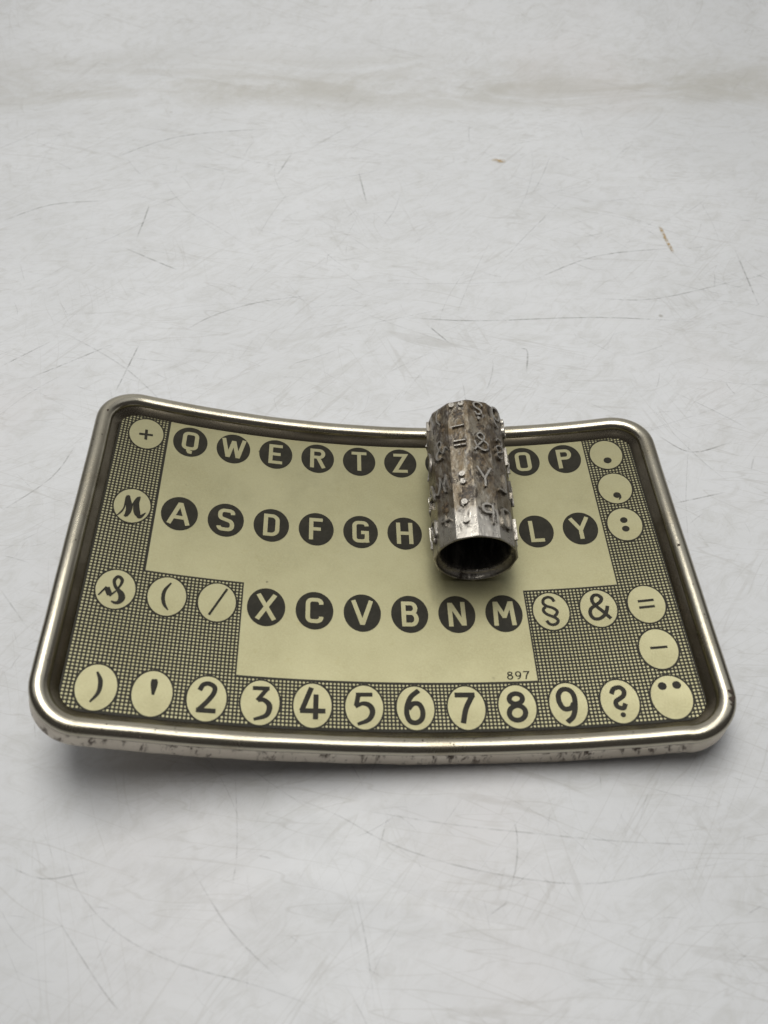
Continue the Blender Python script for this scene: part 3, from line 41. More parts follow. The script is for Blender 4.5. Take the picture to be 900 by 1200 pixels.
SCRATCH = [[[-0.933,2.939],[-0.798,2.889],[-0.664,2.841],[-0.532,2.791],[-0.404,2.736],[-0.286,2.675],[-0.177,2.61],[-0.062,2.545],[0.072,2.484],[0.229,2.426],[0.402,2.37],[0.586,2.319],[0.775,2.275],[0.977,2.237],[1.19,2.203],[1.404,2.178],[1.605,2.168],[1.789,2.176],[1.964,2.201],[2.139,2.232],[2.323,2.262],[2.517,2.289],[2.719,2.319],[2.924,2.349],[3.129,2.379]],[[-0.369,2.811],[-0.147,2.772],[0.073,2.733],[0.293,2.696],[0.51,2.663],[0.727,2.635],[0.944,2.611],[1.159,2.59],[1.374,2.569],[1.585,2.548],[1.793,2.528],[2.005,2.511],[2.228,2.498],[2.467,2.49],[2.717,2.487],[2.971,2.486],[3.223,2.484]],[[0.96,1.977],[0.993,2.051],[1.027,2.126],[1.059,2.202],[1.085,2.275],[1.103,2.349],[1.116,2.422],[1.123,2.492],[1.127,2.555],[1.125,2.607],[1.118,2.652],[1.109,2.693],[1.101,2.736]],[[-2.762,2.627],[-2.701,2.499],[-2.643,2.372],[-2.581,2.251],[-2.506,2.141],[-2.415,2.04],[-2.312,1.947],[-2.202,1.862],[-2.088,1.787],[-1.971,1.723],[-1.849,1.668],[-1.72,1.619],[-1.584,1.574],[-1.444,1.535],[-1.299,1.502],[-1.144,1.469],[-0.976,1.426],[-0.79,1.372],[-0.591,1.309],[-0.388,1.245],[-0.191,1.182]],[[-2.674,1.977],[-2.529,1.817],[-2.383,1.656],[-2.25,1.511],[-2.142,1.397],[-2.064,1.323],[-2.008,1.276],[-1.961,1.24],[-1.909,1.199]],[[-1.631,2.344],[-1.524,2.205],[-1.422,2.067],[-1.32,1.936],[-1.216,1.818],[-1.109,1.717],[-0.999,1.626],[-0.89,1.541],[-0.783,1.455]],[[-0.244,2.141],[-0.214,2.027],[-0.185,1.917],[-0.158,1.807],[-0.134,1.695],[-0.113,1.578],[-0.096,1.459],[-0.08,1.341],[-0.064,1.227]],[[0.818,1.913],[0.868,1.945],[0.919,1.977],[0.97,2.01],[1.021,2.042]],[[2.863,1.913],[2.918,1.94],[2.974,1.968],[3.029,1.995],[3.085,2.023]],[[2.863,1.664],[2.824,1.641],[2.785,1.619],[2.746,1.596],[2.707,1.574]],[[0.037,2.736],[0.009,2.636],[-0.018,2.537],[-0.045,2.44],[-0.071,2.344]],[[-1.34,3.237],[-1.31,3.03],[-1.279,2.825],[-1.252,2.637],[-1.235,2.484],[-1.229,2.371],[-1.231,2.288],[-1.236,2.217],[-1.239,2.141]],[[-3.19,2.344],[-3.093,2.305],[-2.996,2.263],[-2.899,2.227],[-2.801,2.208],[-2.702,2.21],[-2.601,2.229],[-2.498,2.254],[-2.396,2.275]],[[-3.887,11.266],[-3.759,11.182],[-3.631,11.098],[-3.506,11.016],[-3.385,10.938],[-3.27,10.865],[-3.159,10.796],[-3.051,10.729],[-2.942,10.661]],[[-2.702,9.297],[-2.617,9.38],[-2.535,9.465],[-2.446,9.549],[-2.341,9.629],[-2.222,9.706],[-2.091,9.781],[-1.946,9.851],[-1.783,9.916],[-1.597,9.971],[-1.39,10.019],[-1.174,10.065],[-0.961,10.112]],[[-1.759,13.357],[-1.712,13.528],[-1.665,13.701],[-1.616,13.878],[-1.567,14.057]],[[-3.737,11.492],[-3.731,11.641],[-3.724,11.795],[-3.717,11.945],[-3.713,12.078],[-3.71,12.186],[-3.71,12.275],[-3.71,12.358],[-3.71,12.446]],[[1.803,8.942],[1.827,8.933],[1.854,8.93],[1.875,8.915],[1.886,8.872],[1.882,8.79],[1.867,8.681],[1.847,8.562],[1.83,8.45]],[[0.234,9.592],[0.482,9.57],[0.721,9.545],[0.978,9.525],[1.28,9.517],[1.65,9.53],[2.07,9.557],[2.505,9.583],[2.921,9.592],[3.306,9.577],[3.679,9.548],[4.045,9.512],[4.413,9.48]],[[3.127,14.65],[3.368,14.803],[3.611,14.958],[3.861,15.115],[4.127,15.274],[4.413,15.435],[4.715,15.599],[5.026,15.764],[5.339,15.932]],[[-4.568,8.32],[-4.456,8.399],[-4.343,8.478],[-4.227,8.561],[-4.102,8.65],[-3.966,8.75],[-3.821,8.858],[-3.672,8.97],[-3.522,9.082]],[[-3.378,8.08],[-3.362,8.199],[-3.345,8.32],[-3.328,8.442],[-3.31,8.566],[-3.292,8.693],[-3.274,8.821],[-3.256,8.95],[-3.238,9.082]],[[6.944,18.549],[6.934,18.142],[6.928,17.747],[6.914,17.363],[6.876,16.99],[6.808,16.627],[6.72,16.275],[6.625,15.932],[6.537,15.599]],[[2.988,10.013],[3.184,10.002],[3.371,9.983],[3.575,9.979],[3.824,10.013],[4.139,10.102],[4.503,10.23],[4.891,10.376],[5.276,10.516]],[[0.579,9.443],[0.662,9.329],[0.744,9.216],[0.825,9.104],[0.904,8.994]],[[-0.425,13.493],[-0.385,13.222],[-0.345,12.957],[-0.307,12.698],[-0.27,12.446]],[[5.225,11.266],[5.22,10.884],[5.214,10.516],[5.209,10.161],[5.204,9.819]],[[-4.269,6.126],[-4.154,6.25],[-4.033,6.377],[-3.919,6.506],[-3.826,6.637],[-3.764,6.77],[-3.724,6.905],[-3.693,7.043],[-3.657,7.183]],[[3.252,6.25],[3.405,6.291],[3.559,6.332],[3.713,6.374],[3.868,6.415]],[[3.279,7.326],[3.363,7.244],[3.442,7.155],[3.527,7.081],[3.625,7.043],[3.742,7.053],[3.875,7.099],[4.014,7.158],[4.151,7.212]],[[-3.974,5.092],[-3.86,4.959],[-3.748,4.829],[-3.638,4.702],[-3.53,4.577]],[[-4.965,8.566],[-4.834,8.693],[-4.702,8.821],[-4.567,8.95],[-4.431,9.082]],[[2.075,10.413],[2.333,10.577],[2.592,10.751],[2.862,10.914],[3.151,11.046],[3.464,11.132],[3.792,11.183],[4.127,11.221],[4.461,11.266]],[[-5.932,11.958],[-5.773,12.086],[-5.616,12.222],[-5.449,12.348],[-5.262,12.446],[-5.049,12.503],[-4.818,12.532],[-4.579,12.549],[-4.343,12.571]],[[-4.73,13.772],[-4.462,13.998],[-4.197,14.239],[-3.909,14.466],[-3.573,14.65],[-3.174,14.769],[-2.73,14.841],[-2.267,14.894],[-1.81,14.958]],[[-0.785,15.932],[-0.315,16.037],[0.158,16.156],[0.636,16.249],[1.114,16.275],[1.588,16.206],[2.053,16.07],[2.51,15.91],[2.963,15.764]]]

# ------------------------------------------------------------------ helpers
class NT:
    """small node-tree helper"""
    def __init__(s, name):
        s.m = bpy.data.materials.new(name); s.m.use_nodes = True
        s.t = s.m.node_tree; s.b = s.t.nodes['Principled BSDF']
    def n(s, kind, **kw):
        nd = s.t.nodes.new(kind)
        for k, v in kw.items(): setattr(nd, k, v)
        return nd
    def l(s, a, b): s.t.links.new(a, b)
    def put(s, sock, v):
        if hasattr(v, 'is_linked') or isinstance(v, bpy.types.NodeSocket): s.l(v, sock)
        else: sock.default_value = v
    def math(s, op, a, b=0.0, c=None, clamp=False):
        nd = s.n('ShaderNodeMath', operation=op, use_clamp=clamp)
        s.put(nd.inputs[0], a); s.put(nd.inputs[1], b)
        if c is not None: s.put(nd.inputs[2], c)
        return nd.outputs[0]
    def mix(s, f, a, b):
        nd = s.n('ShaderNodeMix', data_type='RGBA')
        s.put(nd.inputs[0], f); s.put(nd.inputs[6], a); s.put(nd.inputs[7], b)
        return nd.outputs[2]
    def ramp(s, v, a, b, lo=0.0, hi=1.0):
        nd = s.n('ShaderNodeMapRange', interpolation_type='SMOOTHSTEP')
        s.put(nd.inputs[0], v); nd.inputs[1].default_value = a; nd.inputs[2].default_value = b
        nd.inputs[3].default_value = lo; nd.inputs[4].default_value = hi
        return nd.outputs[0]
    def coord(s, which='Object', scale=(1, 1, 1), rot=(0, 0, 0), loc=(0, 0, 0)):
        c = s.n('ShaderNodeTexCoord'); m = s.n('ShaderNodeMapping')
        m.inputs['Rotation'].default_value = rot; m.inputs['Location'].default_value = loc
        s.l(c.outputs[which], m.inputs[0])
        if tuple(scale) == (1, 1, 1): return m.outputs[0]
        k = s.n('ShaderNodeMapping'); k.inputs['Scale'].default_value = scale; s.l(m.outputs[0], k.inputs[0]); return k.outputs[0]
    def noise(s, vec, scale, detail=4, rough=0.55, dist=0.0):
        nd = s.n('ShaderNodeTexNoise'); s.l(vec, nd.inputs['Vector'])
        nd.inputs['Scale'].default_value = scale; nd.inputs['Detail'].default_value = detail
        nd.inputs['Roughness'].default_value = rough; nd.inputs['Distortion'].default_value = dist
        return nd.outputs['Fac']
    def bump(s, h, strength, dist):
        nd = s.n('ShaderNodeBump'); nd.inputs['Strength'].default_value = strength; nd.inputs['Distance'].default_value = dist
        s.l(h, nd.inputs['Height']); s.l(nd.outputs[0], s.b.inputs['Normal']); return nd

def link(name, me, mat, parent=None, smooth=False):
    o = bpy.data.objects.new(name, me); COL.objects.link(o)
    for m in (mat if isinstance(mat, (list, tuple)) else [mat]):
        if m and len(me.materials) < 4: me.materials.append(m)
    if parent: o.parent = parent
    if smooth:
        for p in me.polygons: p.use_smooth = True
    return o

def mesh(name, V, F, uv=None, mi=None):
    me = bpy.data.meshes.new(name); me.from_pydata(V, [], F)
    if uv:
        u = me.uv_layers.new(name='UVMap')
        for lp in me.loops: u.data[lp.index].uv = uv[lp.vertex_index]
    if mi:
        for p, k in zip(me.polygons, mi): p.material_index = k
    me.update(); return me

# ------------------------------------------------------------------ materials
def mat_table():
    t = NT('scuffed_white_board')
    v = t.coord(scale=(1, 1, 1))
    soft = t.noise(v, 9, 5, 0.6, 0.6)
    smear = t.noise(t.coord(scale=(1, 3.2, 1), rot=(0, 0, 0.25)), 16, 6, 0.65, 1.2)
    fine = t.noise(v, 160, 4, 0.6)
    col = t.mix(t.ramp(soft, 0.3, 0.75), (0.728, 0.742, 0.760, 1), (0.662, 0.675, 0.690, 1))
    col = t.mix(t.math('MULTIPLY', t.ramp(smear, 0.48, 0.80), 0.24), col, (0.52, 0.525, 0.50, 1))
    mott = t.noise(t.coord(scale=(1, 1.6, 1), rot=(0, 0, -0.5)), 95, 8, 0.8, 1.2)
    col = t.mix(t.ramp(mott, 0.42, 0.70, 0.0, 0.42), col, (0.50, 0.50, 0.475, 1))
    # grey rub marks where the sheet bends up
    sep = t.n('ShaderNodeSeparateXYZ'); t.l(v, sep.inputs[0])
    band = t.math('MULTIPLY', t.ramp(sep.outputs[1], 0.365, 0.392), t.ramp(sep.outputs[1], 0.43, 0.395))
    rub = t.ramp(t.noise(t.coord(scale=(1, 2.6, 1), loc=(3, 1, 0)), 13, 7, 0.7, 0.8), 0.36, 0.64)
    col = t.mix(t.math('MULTIPLY', t.math('MULTIPLY', band, rub), 0.8), col, (0.50, 0.49, 0.45, 1))
    # networks of hair-thin scratches: contour lines of stretched noise, broken up by a mask
    for i, (rot, sc, st, lo, amt) in enumerate([(0.35, 17, 11.0, 0.42, 0.28), (-0.55, 21, 12.0, 0.44, 0.24), (1.25, 19, 10.0, 0.46, 0.22), (2.2, 16, 13.0, 0.42, 0.24), (0.05, 24, 9.0, 0.42, 0.26)]):
        c = t.coord(scale=(1, st, 1), rot=(0, 0, rot), loc=(i * 3.1, i * 1.7, 0))
        a = t.noise(c, sc, 1.0, 0.4, 0.15)
        d = t.math('ABSOLUTE', t.math('SUBTRACT', a, 0.5))
        line = t.ramp(d, 0.0, 0.011, 1.0, 0.0)
        msk = t.ramp(t.noise(t.coord(loc=(i * 5.0, 2, 0)), 22, 3, 0.6), lo, lo + 0.16)
        col = t.mix(t.math('MULTIPLY', t.math('MULTIPLY', line, msk), amt), col, (0.40, 0.39, 0.36, 1))
    vo = t.n('ShaderNodeTexVoronoi'); vo.inputs['Scale'].default_value = 55; t.l(v, vo.inputs['Vector'])
    speck = t.ramp(vo.outputs['Distance'], 0.035, 0.06, 1.0, 0.0)
    keep = t.ramp(t.noise(v, 31, 2, 0.5), 0.60, 0.66)
    col = t.mix(t.math('MULTIPLY', t.math('MULTIPLY', speck, keep), 0.6), col, (0.30, 0.28, 0.24, 1))
    pink = t.ramp(t.noise(t.coord(loc=(7, 7, 0)), 7, 3, 0.5), 0.58, 0.75)
    col = t.mix(t.math('MULTIPLY', pink, 0.25), col, (0.74, 0.68, 0.665, 1))
    t.l(col, t.b.inputs['Base Color'])
    t.put(t.b.inputs['Roughness'], t.ramp(smear, 0.3, 0.8, 0.42, 0.6))
    t.bump(t.math('ADD', fine, t.math('MULTIPLY', soft, 2.0)), 0.10, 0.0006)
    return t.m

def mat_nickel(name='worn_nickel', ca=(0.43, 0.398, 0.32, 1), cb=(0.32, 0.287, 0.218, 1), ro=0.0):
    t = NT(name)
    v = t.coord()
    uvc = t.coord('UV', scale=(1, 1, 1))
    brush = t.noise(t.coord('UV', scale=(520, 7, 1)), 1, 3, 0.6)
    cloud = t.noise(v, 90, 5, 0.6)
    tar = t.ramp(cloud, 0.45, 0.75)
    col = t.mix(tar, ca, cb)
    pits = t.ramp(t.noise(v, 900, 4, 0.7), 0.66, 0.72)
    col = t.mix(t.math('MULTIPLY', pits, 0.6), col, (0.14, 0.10, 0.07, 1))
    rough = t.math('ADD', t.ramp(brush, 0.2, 0.8, 0.17 + ro, 0.26 + ro), t.math('MULTIPLY', tar, 0.08))
    t.put(t.b.inputs['Metallic'], 1.0)
    t.l(col, t.b.inputs['Base Color']); t.l(rough, t.b.inputs['Roughness'])
    t.bump(t.math('ADD', t.math('MULTIPLY', brush, 0.4), cloud), 0.12, 0.0003)
    return t.m

def mat_skirt():
    t = NT('rust_flecked_nickel')
    v = t.coord(); u = t.n('ShaderNodeTexCoord'); sep = t.n('ShaderNodeSeparateXYZ'); t.l(u.outputs['UV'], sep.inputs[0])
    low = t.ramp(sep.outputs[1], 0.15, 0.85, 1.0, 0.45)
    a = t.noise(t.coord('UV', scale=(13, 1.6, 1)), 1.0, 7, 0.75, 0.4); b = t.noise(t.coord('UV', scale=(4.5, 0.6, 1)), 1.0, 4, 0.65)
    spots = t.math('MULTIPLY', t.ramp(a, 0.52, 0.58), t.ramp(b, 0.40, 0.52))
    spots = t.math('MULTIPLY', spots, low)
    col = t.mix(t.ramp(t.noise(v, 60, 3, 0.5), 0.3, 0.7), (0.66, 0.60, 0.51, 1), (0.54, 0.48, 0.40, 1))
    col = t.mix(spots, col, (0.075, 0.05, 0.035, 1))
    t.l(col, t.b.inputs['Base Color'])
    t.put(t.b.inputs['Metallic'], t.math('SUBTRACT', 0.7, t.math('MULTIPLY', spots, 0.6)))
    t.put(t.b.inputs['Roughness'], t.math('ADD', 0.42, t.math('MULTIPLY', spots, 0.4)))
    t.bump(t.math('SUBTRACT', b, spots), 0.35, 0.0004)
    return t.m

CREAM = (0.360, 0.338, 0.205, 1); CREAM2 = (0.312, 0.290, 0.168, 1); INK = (0.021, 0.019, 0.012, 1)
def lacquer(t, col, ink=None, vec=None):
    """lacquered tin: gives the cream ground a metal sheen, the ink a duller one"""
    g = t.noise(t.coord(), 2600, 2, 0.6)
    cl = t.noise(t.coord(), 70, 5, 0.6)
    t.put(t.b.inputs['Base Color'], col)
    if ink is not None: t.put(t.b.inputs['Specular IOR Level'], t.math('SUBTRACT', 0.5, t.math('MULTIPLY', ink, 0.36)))
    m = t.ramp(g, 0.3, 0.7, 0.66, 0.82)
    if ink is not None: m = t.math('MULTIPLY', m, t.math('SUBTRACT', 1.0, ink))
    t.put(t.b.inputs['Metallic'], m)
    t.put(t.b.inputs['Roughness'], t.ramp(t.math('ADD', t.math('MULTIPLY', g, 0.5), t.math('MULTIPLY', cl, 0.5)), 0.3, 0.7, 0.34, 0.52))
    t.bump(t.math('ADD', g, cl), 0.10, 0.0001)

def cream_base(t):
    v = t.coord()
    c = t.mix(t.ramp(t.noise(v, 45, 5, 0.65), 0.3, 0.7), CREAM, CREAM2)
    fine = t.noise(v, 2200, 2, 0.7)
    c = t.mix(t.ramp(fine, 0.35, 0.75, 0.0, 0.4), c, (0.39, 0.375, 0.225, 1))
    st = t.math('MULTIPLY', t.ramp(t.noise(v, 240, 4, 0.7), 0.60, 0.70), 0.22)
    c = t.mix(st, c, (0.27, 0.24, 0.11, 1))
    vo = t.n('ShaderNodeTexVoronoi'); vo.inputs['Scale'].default_value = 190; t.l(v, vo.inputs['Vector'])
    sp = t.math('MULTIPLY', t.ramp(vo.outputs['Distance'], 0.06, 0.11, 1.0, 0.0), t.ramp(t.noise(v, 83, 2, 0.5), 0.58, 0.63))
    return t.mix(t.math('MULTIPLY', sp, 0.8), c, (0.07, 0.06, 0.035, 1))

def mat_cream():
    t = NT('cream_lacquer'); lacquer(t, cream_base(t)); return t.m

def mat_ink():
    t = NT('dark_print')
    v = t.coord()
    c = t.mix(t.ramp(t.noise(v, 300, 4, 0.7), 0.4, 0.7), INK, (0.030, 0.027, 0.018, 1))
    vo = t.n('ShaderNodeTexVoronoi'); vo.inputs['Scale'].default_value = 420; t.l(v, vo.inputs['Vector'])
    sp = t.math('MULTIPLY', t.ramp(vo.outputs['Distance'], 0.07, 0.12, 1.0, 0.0), t.ramp(t.noise(v, 183, 2, 0.5), 0.60, 0.64))
    c = t.mix(t.math('MULTIPLY', sp, 0.7), c, (0.35, 0.33, 0.2, 1))
    t.l(c, t.b.inputs['Base Color']); t.b.inputs['Roughness'].default_value = 0.42
    t.b.inputs['Specular IOR Level'].default_value = 0.15
    return t.m

def mat_face():
    """halftone print: cream squares on dark ink, with the stepped cream field left plain; UV in row pitches"""
    t = NT('halftone_print')
    u = t.n('ShaderNodeTexCoord'); sep = t.n('ShaderNodeSeparateXYZ'); t.l(u.outputs['UV'], sep.inputs[0])
    x, y = sep.outputs[0], sep.outputs[1]
    def box(x0, x1, y0, y1, g=0.0):
        ax = t.math('SUBTRACT', t.math('ABSOLUTE', t.math('SUBTRACT', x, (x0 + x1) / 2)), (x1 - x0) / 2 + g)
        ay = t.math('SUBTRACT', t.math('ABSOLUTE', t.math('SUBTRACT', y, (y0 + y1) / 2)), (y1 - y0) / 2 + g)
        return t.math('MAXIMUM', ax, ay)
    d = t.math('MINIMUM', box(-2.315, 2.315, -1.74, 1.0), box(-1.385, 1.38, -2.745, -1.70))
    field = t.ramp(d, -0.003, 0.003, 1.0, 0.0)
    edge = t.ramp(d, 0.013, 0.017, 1.0, 0.0)
    px, py = 0.0350, 0.0348
    fx = t.math('SUBTRACT', t.math('FRACT', t.math('DIVIDE', t.math('ADD', x, 10.0), px)), 0.5)
    fy = t.math('SUBTRACT', t.math('FRACT', t.math('DIVIDE', t.math('ADD', y, 10.0), py)), 0.5)
    r = t.math('POWER', t.math('ADD', t.math('POWER', t.math('ABSOLUTE', fx), 2.2), t.math('POWER', t.math('ABSOLUTE', fy), 2.2)), 1 / 2.2)
    wob = t.math('MULTIPLY', t.math('SUBTRACT', t.noise(t.coord('UV'), 28, 3, 0.6), 0.5), 0.10)
    dot = t.ramp(t.math('ADD', r, wob), 0.24, 0.36, 1.0, 0.0)
    outer = box(-2.84, 2.84, -3.235, 1.0)
    dot = t.math('MULTIPLY', dot, t.ramp(outer, -0.02, -0.014, 1.0, 0.0))
    light = t.math('MAXIMUM', field, t.math('MULTIPLY', dot, t.math('SUBTRACT', 1.0, edge)))
    ink = t.math('SUBTRACT', 1.0, light)
    col = t.mix(ink, cream_base(t), INK)
    lacquer(t, col, t.math('MULTIPLY', ink, 0.8))
    return t.m

def mat_sleeve(name='tarnished_type_metal', clean=0.0):
    t = NT(name)
    v = t.coord()
    lng = t.coord(scale=(1, 0.45, 1))
    a = t.noise(lng, 620, 7, 0.72, 0.5); b = t.noise(lng, 240, 6, 0.72, 0.5); c = t.noise(lng, 900, 4, 0.7)
    sep = t.n('ShaderNodeSeparateXYZ'); t.l(v, sep.inputs[0])
    front = t.ramp(sep.outputs[1], 0.004, 0.013, 0.10, 0.0)   # the mouth end is rubbed cleaner
    brown = t.ramp(t.math('SUBTRACT', b, t.math('ADD', front, clean)), 0.36, 0.60)
    col = t.mix(brown, (0.31, 0.278, 0.222, 1), (0.150, 0.112, 0.068, 1))
    sil = t.math('MULTIPLY', t.ramp(t.math('ADD', t.math('MULTIPLY', front, 8.0), t.math('MULTIPLY', a, 0.9)), 0.75, 1.05), 0.50)
    col = t.mix(sil, col, (0.62, 0.60, 0.56, 1))
    black = t.math('MULTIPLY', t.ramp(a, 0.49, 0.57), t.ramp(t.math('SUBTRACT', t.noise(v, 190, 4, 0.6), t.math('ADD', front, clean)), 0.34, 0.52))
    col = t.mix(t.math('MULTIPLY', black, 0.9), col, (0.035, 0.024, 0.016, 1))
    col = t.mix(t.ramp(c, 0.50, 0.75, 0.0, 0.5), col, (0.58, 0.56, 0.52, 1))
    t.l(col, t.b.inputs['Base Color'])
    t.put(t.b.inputs['Metallic'], t.math('SUBTRACT', 0.9, t.math('MULTIPLY', black, 0.6)))
    t.put(t.b.inputs['Roughness'], t.math('ADD', t.ramp(c, 0.3, 0.7, 0.22, 0.42), t.math('MULTIPLY', brown, 0.10)))
    t.bump(t.math('ADD', t.math('ADD', a, b), t.math('MULTIPLY', c, 0.6)), 0.45, 0.0003)
    return t.m

def mat_bore():
    t = NT('streaked_dark_bore')  # near-black with paler streaks along the tube
    n = t.noise(t.coord(scale=(1, 0.25, 1)), 420, 6, 0.7, 0.5)
    t.l(t.mix(t.ramp(n, 0.45, 0.75), (0.016, 0.015, 0.013, 1), (0.16, 0.15, 0.135, 1)), t.b.inputs['Base Color'])
    t.b.inputs['Metallic'].default_value = 0.4; t.b.inputs['Roughness'].default_value = 0.4
    t.bump(n, 0.6, 0.0005)
    return t.m

def mat_mark(name, colour, dens, edge=True):
    """a mark worn or dried into the board: thin, broken and soft at the sides (UV y runs across)"""
    t = NT(name)
    u = t.n('ShaderNodeTexCoord'); sep = t.n('ShaderNodeSeparateXYZ'); t.l(u.outputs['UV'], sep.inputs[0])
    ac = t.ramp(t.math('ABSOLUTE', sep.outputs[1]), 0.2, 1.0, 1.0, 0.0)
    along = t.ramp(t.noise(t.coord(), 330, 4, 0.7), 0.36, 0.62, 0.15, 1.0)
    al = t.math('MULTIPLY', t.math('MULTIPLY', ac, along), dens)
    al = t.math('MULTIPLY', al, sep.outputs[0], clamp=True)
    t.b.inputs['Base Color'].default_value = colour; t.b.inputs['Roughness'].default_value = 0.6
    t.l(al, t.b.inputs['Alpha'])
    return t.m

def mat_grime_shade():
    t = NT('grime_and_painted_shade')
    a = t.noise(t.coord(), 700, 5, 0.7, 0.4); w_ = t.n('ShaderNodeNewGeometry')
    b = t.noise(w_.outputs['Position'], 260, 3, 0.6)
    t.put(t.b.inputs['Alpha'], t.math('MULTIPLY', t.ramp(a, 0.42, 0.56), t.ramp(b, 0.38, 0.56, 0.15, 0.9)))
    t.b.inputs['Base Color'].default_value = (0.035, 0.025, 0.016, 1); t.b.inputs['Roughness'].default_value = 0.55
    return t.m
M_GRIME_SHADE = mat_grime_shade()  # painted dark halo: shade around the raised characters, together with grime
def mat_crust():
    t = NT('dried_ink_crust')
    a = t.noise(t.coord(), 900, 5, 0.7, 0.4)
    t.l(t.mix(t.ramp(a, 0.4, 0.65), (0.022, 0.015, 0.010, 1), (0.16, 0.115, 0.065, 1)), t.b.inputs['Base Color'])
    t.put(t.b.inputs['Alpha'], t.ramp(a, 0.38, 0.46)); t.b.inputs['Roughness'].default_value = 0.4
    t.bump(a, 0.6, 0.0003)
    return t.m
M_CRUST = mat_crust()
M_RUST = NT('dark_rust').m; _b = M_RUST.node_tree.nodes['Principled BSDF']; _b.inputs['Base Color'].default_value = (0.05, 0.033, 0.022, 1); _b.inputs['Roughness'].default_value = 0.7
M_TABLE = mat_table(); M_NICKEL = mat_nickel(); M_WALL = mat_nickel('dark_reflection_nickel', (0.21, 0.185, 0.14, 1), (0.13, 0.11, 0.075, 1), 0.06); M_SKIRT = mat_skirt(); M_CREAM = mat_cream(); M_INK = mat_ink()  # inner wall nickel is coloured darker to stand for a dark reflection
M_FACE = mat_face(); M_SLEEVE = mat_sleeve(); M_TYPE = mat_sleeve('type_metal_raised', -0.03); M_BORE = mat_bore()
M_SCR = mat_mark('grey_scratch', (0.26, 0.25, 0.23, 1), 0.46); M_STAIN = mat_mark('ochre_stain', (0.50, 0.34, 0.13, 1), 0.85)

# ------------------------------------------------------------------ tabletop: a white board that sweeps up behind
def build_table():
    prof = [(-30, 0), (-10, 0)] + [(y, 0) for y in range(-2, 16)]
    y0, r = 15.4, 9.0
    for k in range(1, 29):
        a = k / 28 * math.radians(80); prof.append((y0 + r * math.sin(a), r * (1 - math.cos(a))))
    ly, lz = prof[-1]; prof.append((ly + 18 * math.cos(math.radians(80)), lz + 18 * math.sin(math.radians(80))))
    xs = [-32 + 64 * i / 32 for i in range(33)]
    V = [(x * S, y * S, z * S) for (y, z) in prof for x in xs]; n = len(xs)
    Fc = [(j * n + i, j * n + i + 1, (j + 1) * n + i + 1, (j + 1) * n + i) for j in range(len(prof) - 1) for i in range(n - 1)]
    me = mesh('tabletop', V, Fc)
    o = link('tabletop', me, M_TABLE, smooth=True)
    o['kind'] = 'structure'; o['label'] = 'scuffed white board under the metal tray, curving up at the back'
    return o
table = build_table()

def strip(pts, wd, V, Fc, UV, z, fade=1.0):
    """flat ribbon lying on the board"""
    b = len(V); n = len(pts)
    for i, (x, y) in enumerate(pts):
        x0, y0 = pts[max(i - 1, 0)]; x1, y1 = pts[min(i + 1, n - 1)]
        L = math.hypot(x1 - x0, y1 - y0) or 1; nx, ny = -(y1 - y0) / L, (x1 - x0) / L
        e = min(1.0, 4.0 * min(i, n - 1 - i) / max(n - 1, 1) + 0.0) * fade
        h = wd / 2
        for q in (-1, 1):
            V.append(((x + nx * h * q) * S, (y + ny * h * q) * S, z)); UV.append((e, q))
    for i in range(n - 1): Fc.append((b + 2 * i, b + 2 * i + 2, b + 2 * i + 3, b + 2 * i + 1))

rng = random.Random(7)
V, Fc, UV = [], [], []
k = 0
for s in SCRATCH:
    if any(p[1] > 15.2 for p in s): continue
    k += 1; d = s[len(s) // 2][1]
    strip(s, 0.015 + 0.0020 * d, V, Fc, UV, 0.00003 + 0.0000004 * k, rng.uniform(0.6, 0.9) * (0.62 if d < 6 else 1.0))
def rand_scratch(x, y, ln, ang, bend, wd, fade):
    global k
    k += 1; pts = []; n = max(5, int(ln / 0.12))
    for i in range(n):
        pts.append((x, y)); x += math.cos(ang) * ln / n; y += math.sin(ang) * ln / n; ang += bend / n + rng.uniform(-.03, .03)
    if all(p[1] < 15.2 for p in pts): strip(pts, wd, V, Fc, UV, 0.00003 + 0.0000004 * k, fade)
for i in range(600):
    y = rng.uniform(0.8, 15); hw = 1.2 + 0.45 * (y + 3)
    x = rng.uniform(-hw, hw)
    ang = rng.choice([0.2, 0.45, 0.9, -0.4, -0.8, 1.4, 2.2]) + rng.uniform(-.3, .3)
    rand_scratch(x, y, rng.choice([0.25, 0.4, 0.6, 0.9, 1.5]) * rng.uniform(.6, 1.3) * (0.6 + y / 12), ang, rng.uniform(-.7, .7),
                 (0.007 + 0.0016 * y) * rng.uniform(.6, 1.4), rng.uniform(0.08, 0.42))
me = mesh('surface_scratch', V, Fc, UV); o = link('surface_scratch', me, M_SCR, table); o['kind'] = 'stuff'
def stain(pts, wd):
    V, Fc, UV = [], [], []
    P = []
    for i in range(len(pts) - 1):
        for q in range(5): f = q / 5; P.append((pts[i][0] * (1 - f) + pts[i + 1][0] * f, pts[i][1] * (1 - f) + pts[i + 1][1] * f))
    P.append(pts[-1]); strip(P, wd, V, Fc, UV, 0.00016)
    link('ochre_stain', mesh('ochre_stain', V, Fc, UV), M_STAIN, table)
stain([(4.23, 11.85), (4.25, 11.5), (4.29, 11.1)], 0.075)
stain([(1.80, 13.87), (1.92, 13.80), (2.06, 13.80)], 0.14)

